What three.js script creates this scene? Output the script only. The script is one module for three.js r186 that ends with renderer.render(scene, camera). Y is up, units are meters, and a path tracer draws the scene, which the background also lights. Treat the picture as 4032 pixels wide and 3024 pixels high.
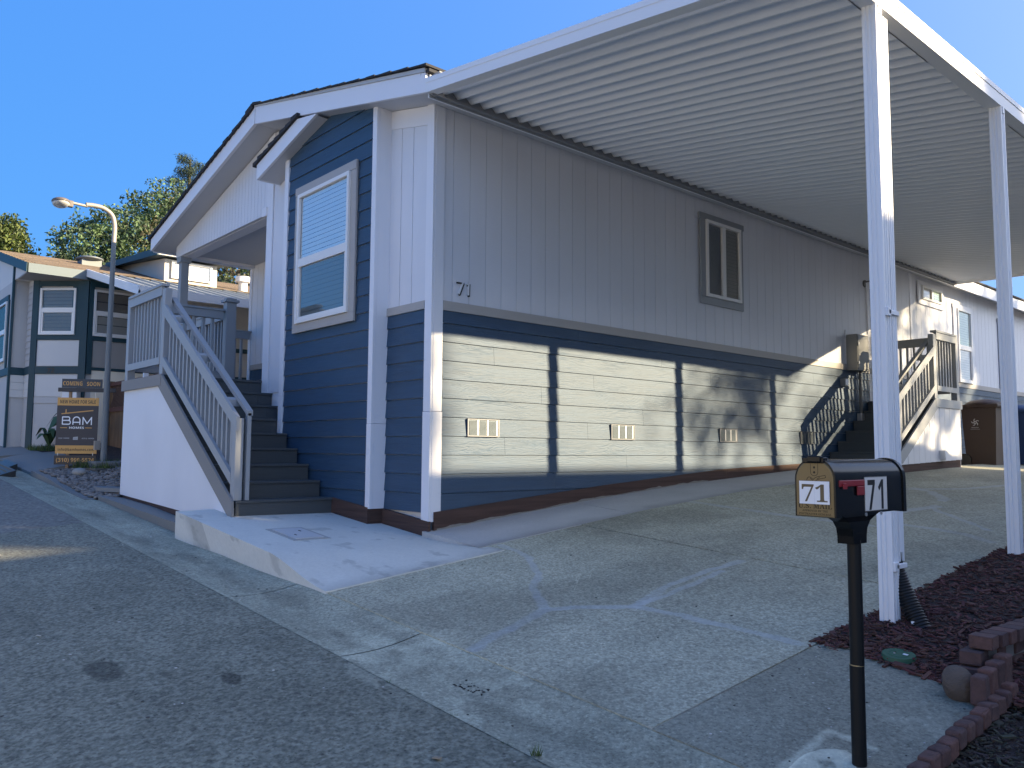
import * as THREE from 'three';
import { mergeGeometries } from 'three/addons/utils/BufferGeometryUtils.js';
import { RoundedBoxGeometry } from 'three/addons/geometries/RoundedBoxGeometry.js';

// ---------------------------------------------------------------- camera, sky, sun, exposure
// the camera's eye is the height y = 0; metres; the corner of the grey and blue home stands at x = 0, z = 0
const W = 1024, H = 768;
const scene = new THREE.Scene();
const camera = new THREE.PerspectiveCamera(50.58, W / H, 0.05, 900);
camera.position.set(6.11, 0, 4.425);
camera.rotation.order = 'YXZ';
camera.rotation.set(THREE.MathUtils.degToRad(4.702), THREE.MathUtils.degToRad(48.374), THREE.MathUtils.degToRad(0.3866));
const renderer = new THREE.WebGLRenderer({ antialias: true });
renderer.setSize(W, H);
renderer.toneMapping = THREE.LinearToneMapping;
renderer.toneMappingExposure = 4.0;
renderer.shadowMap.enabled = true;
const SUN = new THREE.Vector3(1, 0.4, -0.78).normalize();
{
  const w = 512, h = 256, data = new Float32Array(w * h * 4), S = 0.262;
  for (let j = 0; j < h; j++) for (let i = 0; i < w; i++) {
    const v = (j + 0.5) / h, u = (i + 0.5) / w;
    const el = (v - 0.5) * Math.PI, az = (u - 0.5) * 2 * Math.PI;
    const d = new THREE.Vector3(Math.cos(el) * Math.cos(az), Math.sin(el), Math.cos(el) * Math.sin(az));
    const g = Math.acos(Math.max(-1, Math.min(1, d.dot(SUN))));
    const e = Math.max(0, d.y);
    const hz = Math.exp(-e / 0.24), up = Math.pow(e, 0.7);
    const glow = 1.5 * Math.exp(-g / 0.5) + 4.0 * Math.exp(-g / 0.25);
    let c = [0.062 - 0.02 * up + 0.11 * hz, 0.335 - 0.09 * up + 0.21 * hz, 0.93 - 0.06 * up + 0.10 * hz];
    c = [c[0] + glow * 1.15, c[1] + glow * 1.05, c[2] + glow * 0.85];
    if (d.y < 0) c = [0.16, 0.17, 0.18];
    const o = (j * w + i) * 4;
    data[o] = c[0] * S; data[o + 1] = c[1] * S; data[o + 2] = c[2] * S; data[o + 3] = 1;
  }
  const t = new THREE.DataTexture(data, w, h, THREE.RGBAFormat, THREE.FloatType);
  t.mapping = THREE.EquirectangularReflectionMapping; t.magFilter = THREE.LinearFilter; t.minFilter = THREE.LinearFilter;
  t.wrapS = THREE.RepeatWrapping; t.needsUpdate = true;
  scene.background = t; scene.environment = t; scene.environmentIntensity = 1;
}
const sun = new THREE.DirectionalLight(new THREE.Color(1, 0.80, 0.51), 3.7);
sun.position.copy(SUN).multiplyScalar(80); sun.castShadow = true;
sun.shadow.mapSize.set(4096, 4096);
Object.assign(sun.shadow.camera, { left: -45, right: 45, top: 35, bottom: -35, near: 1, far: 200 });
scene.add(sun, sun.target);

// ---------------------------------------------------------------- helpers
let seed = 12345;
const rnd = () => { seed |= 0; seed = seed + 0x6D2B79F5 | 0; let t = Math.imul(seed ^ seed >>> 15, 1 | seed); t = t + Math.imul(t ^ t >>> 7, 61 | t) ^ t; return ((t ^ t >>> 14) >>> 0) / 4294967296; };
const rr = (a, b) => a + (b - a) * rnd();
const V = (x, y, z) => new THREE.Vector3(x, y, z);
const hash = (x, y) => { let h = Math.imul(x | 0, 374761393) + Math.imul(y | 0, 668265263) | 0; h = Math.imul(h ^ h >>> 13, 1274126177); return ((h ^ h >>> 16) >>> 0) / 4294967296; };
const vn = (x, y) => { const xi = Math.floor(x), yi = Math.floor(y), fx = x - xi, fy = y - yi, a = fx * fx * (3 - 2 * fx), b = fy * fy * (3 - 2 * fy);
  const p = hash(xi, yi), q = hash(xi + 1, yi), r = hash(xi, yi + 1), s = hash(xi + 1, yi + 1); return p + (q - p) * a + (r - p) * b + (p - q - r + s) * a * b; };
const fbm = (x, y, n = 4) => { let s = 0, a = 0.5, t = 0; for (let i = 0; i < n; i++) { s += a * vn(x, y); t += a; a *= 0.5; x = x * 2.03 + 17.1; y = y * 2.03 + 5.7; } return s / t; };
const sstep = (a, b, x) => { const t = Math.min(1, Math.max(0, (x - a) / (b - a))); return t * t * (3 - 2 * t); };
const toS = v => { v = Math.min(1, Math.max(0, v)); return 255 * (v <= 0.0031308 ? v * 12.92 : 1.055 * Math.pow(v, 1 / 2.4) - 0.055); };

// textures: fn(a, b) returns linear rgb (colour) or a number (height) over a rectangle in metres
function worldTex(a0, a1, b0, b1, w, h, fn, isColor = true, repeat = false) {
  const data = new Uint8Array(w * h * 4);
  for (let j = 0; j < h; j++) for (let i = 0; i < w; i++) {
    const r = fn(a0 + (a1 - a0) * (i + 0.5) / w, b0 + (b1 - b0) * (j + 0.5) / h), o = (j * w + i) * 4;
    if (isColor) { data[o] = toS(r[0]); data[o + 1] = toS(r[1]); data[o + 2] = toS(r[2]); } else data[o] = data[o + 1] = data[o + 2] = Math.max(0, Math.min(255, r * 255));
    data[o + 3] = 255;
  }
  const t = new THREE.DataTexture(data, w, h, THREE.RGBAFormat);
  t.magFilter = THREE.LinearFilter; t.minFilter = THREE.LinearMipmapLinearFilter; t.generateMipmaps = true;
  t.wrapS = t.wrapT = THREE.RepeatWrapping; t.anisotropy = 8;
  if (isColor) t.colorSpace = THREE.SRGBColorSpace;
  // uv in metres: uv * repeat + offset
  t.repeat.set(1 / (a1 - a0), 1 / (b1 - b0)); t.offset.set(-a0 / (a1 - a0), -b0 / (b1 - b0));
  t.needsUpdate = true; return t;
}
const canvasTex = (w, h, draw) => { const c = document.createElement('canvas'); c.width = w; c.height = h; const g = c.getContext('2d'); draw(g, w, h); const t = new THREE.CanvasTexture(c); t.colorSpace = THREE.SRGBColorSpace; t.anisotropy = 8; return t; };
// tiling noise for tile textures
const tile = (f, p) => (x, y) => { const u = x / p, v = y / p, a = f(x, y), b = f(x - p, y), c = f(x, y - p), d = f(x - p, y - p), s = sstep(0, 1, u), t = sstep(0, 1, v); return (a * (1 - s) + b * s) * (1 - t) + (c * (1 - s) + d * s) * t; };

const C = (r, g, b) => new THREE.Color().setRGB(r, g, b);
const mat = (c, rough = 0.7, o = {}) => new THREE.MeshStandardMaterial({ color: C(...c), roughness: rough, ...o });
const phys = (c, rough = 0.6, o = {}) => new THREE.MeshPhysicalMaterial({ color: C(...c), roughness: rough, ...o });

// uv in metres from the face normal; grain runs along the longest horizontal direction unless vert
function metric(geo, swap = false) {
  const g = geo.index ? geo.toNonIndexed() : geo; g.computeVertexNormals();
  const p = g.attributes.position, n = g.attributes.normal, uv = new Float32Array(p.count * 2);
  for (let i = 0; i < p.count; i += 3) {
    const ax = Math.abs(n.getX(i)), ay = Math.abs(n.getY(i)), az = Math.abs(n.getZ(i));
    for (let k = i; k < i + 3 && k < p.count; k++) {
      let u, v; const x = p.getX(k), y = p.getY(k), z = p.getZ(k);
      if (ay > ax && ay > az) { u = x; v = z; } else if (ax > az) { u = z; v = y; } else { u = x; v = y; }
      uv[k * 2] = swap ? v : u; uv[k * 2 + 1] = swap ? u : v;
    }
  }
  g.setAttribute('uv', new THREE.BufferAttribute(uv, 2)); return g;
}
const ni = g => g.index ? g.toNonIndexed() : g;
const box = (x0, x1, y0, y1, z0, z1) => { const g = new THREE.BoxGeometry(Math.abs(x1 - x0), Math.abs(y1 - y0), Math.abs(z1 - z0)); g.translate((x0 + x1) / 2, (y0 + y1) / 2, (z0 + z1) / 2); return metric(g); };
const rbox = (x0, x1, y0, y1, z0, z1, r = 0.004) => { const a = Math.abs(x1 - x0), b = Math.abs(y1 - y0), c = Math.abs(z1 - z0); const g = new RoundedBoxGeometry(a, b, c, 1, Math.min(r, a / 2.1, b / 2.1, c / 2.1)); g.translate((x0 + x1) / 2, (y0 + y1) / 2, (z0 + z1) / 2);
  const q = g.index ? g.toNonIndexed() : g, nn = q.attributes.normal.clone(), m = metric(q); m.setAttribute('normal', nn); return m; };
// extrude polygon [[a,b],...]: axis 'z': a=x,b=y; 'x': a=z,b=y; 'y': a=x,b=z
function prism(pts, axis, s0, s1) {
  const sh = new THREE.Shape(pts.map(p => new THREE.Vector2(p[0], p[1])));
  const g = new THREE.ExtrudeGeometry(sh, { depth: s1 - s0, bevelEnabled: false }); g.translate(0, 0, s0);
  const p = g.attributes.position;
  if (axis !== 'z') for (let i = 0; i < p.count; i++) { const a = p.getX(i), b = p.getY(i), s = p.getZ(i); if (axis === 'x') p.setXYZ(i, s, b, a); else p.setXYZ(i, a, s, b); }
  const q = g.index ? g.toNonIndexed() : g;
  { // keep faces outward
    const P = q.attributes.position; 
    if (axis !== 'z') for (let i = 0; i < P.count; i += 3) { const x = P.getX(i + 1), y = P.getY(i + 1), z = P.getZ(i + 1); P.setXYZ(i + 1, P.getX(i + 2), P.getY(i + 2), P.getZ(i + 2)); P.setXYZ(i + 2, x, y, z); }
  }
  return metric(q);
}
// a bar of section w (horizontal) x h between two points
function bar(a, b, w, h) {
  const d = b.clone().sub(a), L = d.length(); d.normalize();
  const g = new THREE.BoxGeometry(w, h, L), side = V(0, 1, 0).cross(d); if (side.length() < 1e-4) side.set(1, 0, 0); side.normalize();
  const up = d.clone().cross(side), m = new THREE.Matrix4().makeBasis(side, up, d).setPosition(a.clone().add(b).multiplyScalar(0.5));
  g.applyMatrix4(m); return metric(g);
}
function tubeY(pts, r, seg = 10, n = 24, radius) { const c = new THREE.CatmullRomCurve3(pts); const g = new THREE.TubeGeometry(c, n, r, seg, false); return g; }
const merge = gs => mergeGeometries(gs.map(g => { const q = g.index ? g.toNonIndexed() : g; for (const k of Object.keys(q.attributes)) if (!['position', 'normal', 'uv', 'color'].includes(k)) q.deleteAttribute(k); return q; }), false);

const used = {};
const numbered = n => { const k = used[n] = (used[n] ?? -1) + 1; return k ? `${n}_${String(k).padStart(3, '0')}` : n; };
const ORG = new WeakMap();
function thing(name, label, category, group, at = [0, 0, 0]) {
  const o = new THREE.Group(); o.name = numbered(name); o.position.set(...at); ORG.set(o, V(...at));
  o.userData = { label, category }; if (group) o.userData.group = group; scene.add(o); return o;
}
function part(parent, name, geo, m, extra) {
  if (Array.isArray(geo)) geo = geo.length > 1 ? merge(geo) : geo[0];
  const org = ORG.get(parent) ?? V(0, 0, 0);
  if (parent !== scene && org.lengthSq() > 0) geo.translate(-org.x, -org.y, -org.z);
  const o = new THREE.Mesh(geo, m); o.name = name; o.castShadow = o.receiveShadow = true; ORG.set(o, org);
  if (extra) Object.assign(o.userData, extra); parent.add(o); return o;
}
function struct(name, geo, m, label) { const o = part(scene, numbered(name), geo, m); o.userData.kind = 'structure'; if (label) o.userData.label = label; return o; }
function solo(name, geo, m, label, category, group, kind) { const o = part(scene, numbered(name), geo, m); o.userData = { label, category }; if (group) o.userData.group = group; if (kind) o.userData.kind = kind; return o; }

// ---------------------------------------------------------------- ground shape
const gz = z => { if (z >= -2) return -0.1 * z + (z < -1 ? 0 : 0);
  const P = [[-2, 0.2], [-3.7, 0.338], [-5.34, 0.43], [-7.2, 0.53], [-9.3, 0.6], [-12, 0.63], [-60, 0.75]];
  for (let i = 1; i < P.length; i++) if (z >= P[i][0]) { const t = (z - P[i - 1][0]) / (P[i][0] - P[i - 1][0]); return P[i - 1][1] + (P[i][1] - P[i - 1][1]) * t; } return 0.75; };
const gx = x => -0.07 * Math.max(-24, Math.min(20, x));
const G0 = (x, z) => -0.75 + gx(x) + gz(Math.min(z, 30));
// swale along the street edge, deeper on the left of the entry slab
const gutterDip = (x, z) => { const d = 0.088 - 0.04 * sstep(-1.8, -0.6, x) - 0.045 * sstep(-0.2, 1.06, x); const t = Math.max(0, 1 - (z - 1.5) / 0.6); return d * t + 0.022 * Math.sin(Math.PI * Math.min(1, Math.max(0, (z - 1.58) / 0.55))); };
function sheet(x0, x1, z0, z1, nx, nz, yf, skirt = 0) {
  const g = new THREE.PlaneGeometry(1, 1, nx, nz), p = g.attributes.position, uv = g.attributes.uv;
  for (let j = 0; j <= nz; j++) for (let i = 0; i <= nx; i++) { const k = j * (nx + 1) + i, x = x0 + (x1 - x0) * i / nx, z = z0 + (z1 - z0) * j / nz; p.setXYZ(k, x, yf(x, z), z); uv.setXY(k, x, z); }
  g.computeVertexNormals(); 
  if (!skirt) return g;
  // closed edges down to y - skirt
  const q = g.toNonIndexed(), add = [], U = [];
  const edge = (xa, za, xb, zb) => { const ya = yf(xa, za), yb = yf(xb, zb); const a = [xa, ya, za], b = [xb, yb, zb], c = [xb, yb - skirt, zb], d = [xa, ya - skirt, za]; for (const v of [a, d, b, b, d, c]) { add.push(...v); U.push(v[0] + v[1], v[2] + v[1]); } };
  for (let i = 0; i < nx; i++) { const xa = x0 + (x1 - x0) * i / nx, xb = x0 + (x1 - x0) * (i + 1) / nx; edge(xa, z1, xb, z1); edge(xb, z0, xa, z0); }
  for (let j = 0; j < nz; j++) { const za = z0 + (z1 - z0) * j / nz, zb = z0 + (z1 - z0) * (j + 1) / nz; edge(x1, zb, x1, za); edge(x0, za, x0, zb); }
  const e = new THREE.BufferGeometry(); e.setAttribute('position', new THREE.BufferAttribute(new Float32Array(add), 3)); e.setAttribute('uv', new THREE.BufferAttribute(new Float32Array(U), 2)); e.computeVertexNormals();
  return merge([q, e]);
}

// ---------------------------------------------------------------- textures and materials
const grainF = (x, y) => { const w = fbm(x * 1.6 + 3, y * 9, 3); const r = Math.abs(Math.sin((y * 62 + w * 16 + fbm(x * 3, y * 4, 2) * 5) * 1.9)); return 0.38 * r * fbm(x * 2 + 9, y * 7, 2) * 1.6 + 0.55 * fbm(x * 7, y * 190, 3); };
const grainTile = worldTex(0, 2, 0, 1, 2048, 1024, (x, y) => { const s = sstep(1.6, 2, x); return grainF(x, y) * (1 - s) + grainF(x - 2, y) * s; }, false);
const fineTile = worldTex(0, 1, 0, 1, 1024, 1024, tile((x, y) => 0.6 * fbm(x * 180, y * 180, 2) + 0.4 * fbm(x * 40, y * 40, 3), 1), false);
const coarseTile = worldTex(0, 1, 0, 1, 1024, 1024, tile((x, y) => { const a = fbm(x * 110, y * 110, 2); return Math.pow(a, 0.8) * 0.75 + 0.25 * fbm(x * 30, y * 30, 2); }, 1), false);
// hue of old asphalt: pale and dark stones, worn patches, oil stains
const stains = [[1.45, 3.12, 0.2, 0.085, 0.55], [2.02, 2.68, 0.085, 0.05, 0.55], [1.75, 2.9, 0.05, 0.02, 0.3], [0.1, 3.4, 0.5, 0.25, 0.16], [3.6, 3.4, 0.45, 0.2, 0.16]];
function asphaltC(x, z) {
  const f = fbm(x * 62, z * 62, 3), st = vn(x * 105 + 31, z * 105), big = fbm(x * 0.9 + 7, z * 1.4, 4), mid = fbm(x * 6, z * 9, 3);
  let v = 0.175 * (0.25 + 1.5 * f) * (0.80 + 0.42 * big) * (0.84 + 0.32 * mid);
  if (st > 0.86) v += 0.10 * (st - 0.86) / 0.14 * (hash(Math.floor(x * 105), Math.floor(z * 105)) > 0.5 ? 1 : 0.3); if (st < 0.12) v *= 0.55;
  // dusty cement wash near the gutter by the driveway joint
  const wash = Math.exp(-(((x - 2.35) / 0.55) ** 2) - (((z - 2.14) / 0.13) ** 2)) * sstep(0.42, 0.62, fbm(x * 7, z * 11 + 3, 4)); v += 0.10 * wash;
  for (const [sx, sz, ax, az, k] of stains) { const d = ((x - sx) / ax) ** 2 + ((z - sz) / az) ** 2 + (mid - 0.5) * 1.3; v *= 1 - k * (1 - sstep(0.55, 1.1, d)); }
  return [v * 1.02, v * 1.03, v * 0.79];
}
const concreteC = (x, z, base, agg = 1) => { const f = fbm(x * 72 + 9, z * 72, 3), st = vn(x * 130, z * 130 + 50), big = fbm(x * 1.1, z * 0.9 + 40, 4), mid = fbm(x * 7 + 3, z * 5, 3);
  let v = base * (1 + agg * 0.65 * (f - 0.5)) * (0.78 + 0.44 * big) * (0.88 + 0.24 * mid); if (agg > 0.5) { if (st > 0.84) v *= 1.35; if (st < 0.14) v *= 0.62; } return v; };
// repaired cracks in the drive: [points], half width
const cracks = [
  [[[2.58, 1.56], [2.47, 1.2], [2.37, 0.8], [2.48, 0.62], [2.73, 0.37], [3.03, 0.3], [3.31, 0.28], [3.54, 0.26], [3.76, 0.25]], 0.036],
  [[[0.86, -0.13], [1.1, -0.09], [1.33, 0.0], [1.72, 0.27], [2.01, 0.56], [2.34, 0.78]], 0.03],
  [[[2.73, 0.37], [2.58, -0.1], [2.57, -0.54], [2.58, -1.06]], 0.032], [[[2.72, 0.3], [2.69, -0.21], [2.65, -0.71]], 0.028],
  [[[0.8, -2.86], [1.21, -2.85], [1.69, -2.85], [2.13, -2.86], [2.7, -2.95]], 0.05], [[[2.55, -3.6], [2.61, -4.0], [2.68, -4.5], [2.52, -5.18], [2.16, -5.73], [1.9, -5.9]], 0.06],
  [[[1.9, -5.73], [2.31, -6.33], [2.53, -7.27]], 0.05], [[[2.89, -3.21], [3.17, -3.2], [3.45, -3.16], [3.68, -3.0]], 0.05], [[[2.68, -4.4], [3.1, -3.9], [3.5, -3.5]], 0.035] ];
function segD(x, z, pts) { let m = 9; for (let i = 1; i < pts.length; i++) { const ax = pts[i - 1][0], az = pts[i - 1][1], bx = pts[i][0] - ax, bz = pts[i][1] - az; let t = ((x - ax) * bx + (z - az) * bz) / (bx * bx + bz * bz); t = Math.min(1, Math.max(0, t)); m = Math.min(m, Math.hypot(x - ax - t * bx, z - az - t * bz)); } return m; }
function driveC(x, z) {
  let v = concreteC(x, z, 0.36, 1.6), r = 1.05, g = 1.02, b = 0.76;
  const wob = 0.05 * (fbm(x * 6, z * 6, 3) - 0.5) ;
  for (const [pts, w] of cracks) { const d = segD(x + wob, z - wob, pts); if (d < w * 2.2) { const k = (1 - sstep(w * 0.55, w * (1.0 + 0.9 * fbm(x * 14, z * 14, 3)), d)) * (0.30 + 0.5 * fbm(x * 5 + 3, z * 5, 3)); const s = 0.47 * (0.8 + 0.35 * fbm(x * 30, z * 30, 2)); v = v * (1 - k) + s * k; b = b * (1 - k) + 1.02 * k; r = r * (1 - k) + 0.97 * k; } }
  // pale scuffs
  for (const [sx, sz] of [[2.02, 0.15], [2.12, 0.28], [2.0, 0.0], [2.36, 0.3]]) { const u = (x - sx) * 0.6 + (z - sz) * 0.8, q = (x - sx) * 0.8 - (z - sz) * 0.6; if (Math.abs(u) < 0.13 && Math.abs(q) < 0.012) v += 0.12 * sstep(0.3, 0.6, fbm(u * 20, q * 90, 2)); }
  const wash = Math.exp(-(((x - 2.25) / 0.33) ** 2) - (((z - 1.62) / 0.25) ** 2)) * sstep(0.38, 0.62, fbm(x * 7, z * 7, 5)); v += 0.12 * wash;
  v *= 1 - 0.25 * sstep(0.52, 0.75, fbm(x * 0.8 + 11, z * 0.5 + 4, 4));
  return [v * r, v * g, v * b];
}
function gutterC(x, z) { let v = concreteC(x, z, 0.29, 1.4); const streak = fbm(x * 2.2, z * 14, 4); v *= 0.78 + 0.44 * streak;
  const lw = Math.exp(-(((x - 2.22) / 0.42) ** 2)) * sstep(0.38, 0.66, fbm(x * 7, z * 7, 5)); v += 0.13 * lw; const lw2 = Math.exp(-(((x - 3.1) / 0.22) ** 2)) * sstep(0.5, 0.65, fbm(x * 9, z * 9 + 2, 4)); v += 0.1 * lw2;
  v *= 1 - 0.3 * Math.exp(-(((z - 1.86) / 0.13) ** 2)) * sstep(0.35, 0.7, fbm(x * 3, z * 6 + 30, 3)); return [v * 1.03, v * 1.03, v * 0.78]; }
const asphaltMap = worldTex(-3, 6.5, 2.05, 4.6, 2048, 1024, asphaltC);
const asphaltFar = worldTex(0, 4, 0, 4, 1024, 1024, (x, y) => { const v = 0.165 * (0.45 + 1.1 * fbm(x * 40, y * 40, 3)) * (0.8 + 0.4 * tile((a, b) => fbm(a * 1.5, b * 1.5, 3), 4)(x, y)); return [v * 1.03, v, v * 0.86]; });
const driveMap = worldTex(0.8, 4.0, -5, 1.62, 1400, 2048, driveC);
const driveFar = worldTex(0.8, 4.0, -14, -5, 800, 1600, driveC);
const gutterMap = worldTex(-8, 8, 1.4, 2.2, 2048, 256, gutterC);
const gutterNear = worldTex(0.4, 4.8, 1.45, 2.2, 2048, 512, gutterC);
const PATCH = [[4.42, 1.64], [4.40, 1.47], [4.385, 1.29], [4.37, 1.115], [4.39, 1.09], [4.47, 1.085], [4.56, 1.10]];
const apronMap = worldTex(3.8, 5.2, -0.2, 2.2, 1024, 1400, (x, z) => { let v = concreteC(x, z, 0.235, 1.3); const d = Math.hypot((x - 4.35) / 0.75, (z - 1.62) / 0.45); const blot = sstep(0.55, 0.7, fbm(x * 4 + 4, z * 4, 4)) * sstep(0.4, 1.0, z); v += 0.08 * blot;
  const pn = 0.03 * (fbm(x * 16, z * 16, 3) - 0.5); const e1 = segD(x + pn, z + pn, PATCH); v += 0.2 * (0.6 + 0.8 * fbm(x * 30, z * 30, 3)) * (1 - sstep(0.004, 0.034, e1)); const inn = (1 - sstep(0.0, 0.06, Math.hypot((x - 4.5) / 0.1, (z - 1.4) / 0.19) - 1 + pn * 8)) * sstep(0.12, 0.42, fbm(x * 14, z * 14, 3) + (z - 1.3) * 0.6); v += 0.27 * inn; return [v * 1.04, v * 1.02, v * 0.78]; });
const slabMap = worldTex(-1.9, 1.3, -0.3, 1.8, 1024, 800, (x, z) => { let v = 0.60 * (0.88 + 0.24 * fbm(x * 1.8, z * 2.2, 4)) * (0.94 + 0.12 * fbm(x * 60, z * 60, 2)); v *= 1 - 0.22 * sstep(0.62, 0.75, fbm(x * 5 + 8, z * 7, 4)); v *= 1 - 0.25 * sstep(0.85, 1.15, x + 0.12 * fbm(x * 5, z * 5, 2)); return [v, v * 0.99, v * 0.90]; });
const stripMap = worldTex(0, 0.9, -9, 0.2, 256, 2048, (x, z) => { let v = 0.46 * (0.84 + 0.3 * fbm(x * 2.2, z * 1.3, 4)) * (0.93 + 0.14 * fbm(x * 70, z * 70, 2)); v *= 1 - 0.3 * sstep(0.7, 0.9, x + 0.16 * fbm(z * 3, x * 3, 3)); return [v, v * 0.98, v * 0.93]; });
const woodMap = worldTex(0, 2, 0, 1, 1024, 512, (x, y) => { const s = sstep(1.6, 2, x), a = fbm(x * 2, y * 60, 4) * (1 - s) + fbm((x - 2) * 2, y * 60, 4) * s; const v = 0.5 + 1.0 * a; return [0.072 * v, 0.04 * v, 0.031 * v]; });
const fenceMap = worldTex(0, 1, 0, 2, 512, 512, (x, y) => { const a = fbm(x * 40, y * 2, 4), k = fbm(x * 7, y * 1.5 + 4, 3), v = (0.5 + a) * (0.7 + 0.6 * k); return [0.19 * v, 0.115 * v, 0.062 * v]; });
const shingleMap = worldTex(0, 2, 0, 2, 1024, 1024, (x, y) => { const v = 0.75 + 0.5 * fbm(x * 90, y * 90, 2); return [0.15 * v, 0.115 * v, 0.085 * v]; });
const brickMap = worldTex(0, 1, 0, 1, 1024, 1024, tile1((x, y) => 0.6 * fbm(x * 60, y * 60, 3) + 0.6 * fbm(x * 9, y * 9, 3)));
function tile1(f) { const t = tile(f, 1); return (x, y) => { const v = t(x, y) * 1.1 + 0.35; return [0.115 * v, 0.062 * v, 0.052 * v]; }; }
const soilMap = worldTex(0, 1, 0, 1, 512, 512, (x, y) => { const v = 0.4 + 1.1 * tile((a, b) => fbm(a * 40, b * 40, 3), 1)(x, y); return [0.04 * v, 0.026 * v, 0.022 * v]; });
const sidingMottle = worldTex(0, 4, 0, 4, 512, 512, (x, y) => { const v = 0.93 + 0.14 * tile((a, b) => fbm(a * 2, b * 1.2, 4), 4)(x, y) * (0.95 + 0.1 * fbm(x * 60, y * 4, 2)); return [v * 0.93, v * 0.93, v * 0.93]; });
const planksMottle = worldTex(0, 4, 0, 2, 1024, 512, (x, y) => { const v = 0.62 + 0.30 * tile((a, b) => fbm(a * 3, b * 22, 3), 4)(x, y) + 0.30 * fbm(x * 5, y * 110, 3); return [v, v, v]; });
const rep = (t, s) => { const q = t.clone(); q.repeat.multiplyScalar(s); q.needsUpdate = true; return q; };

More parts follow.
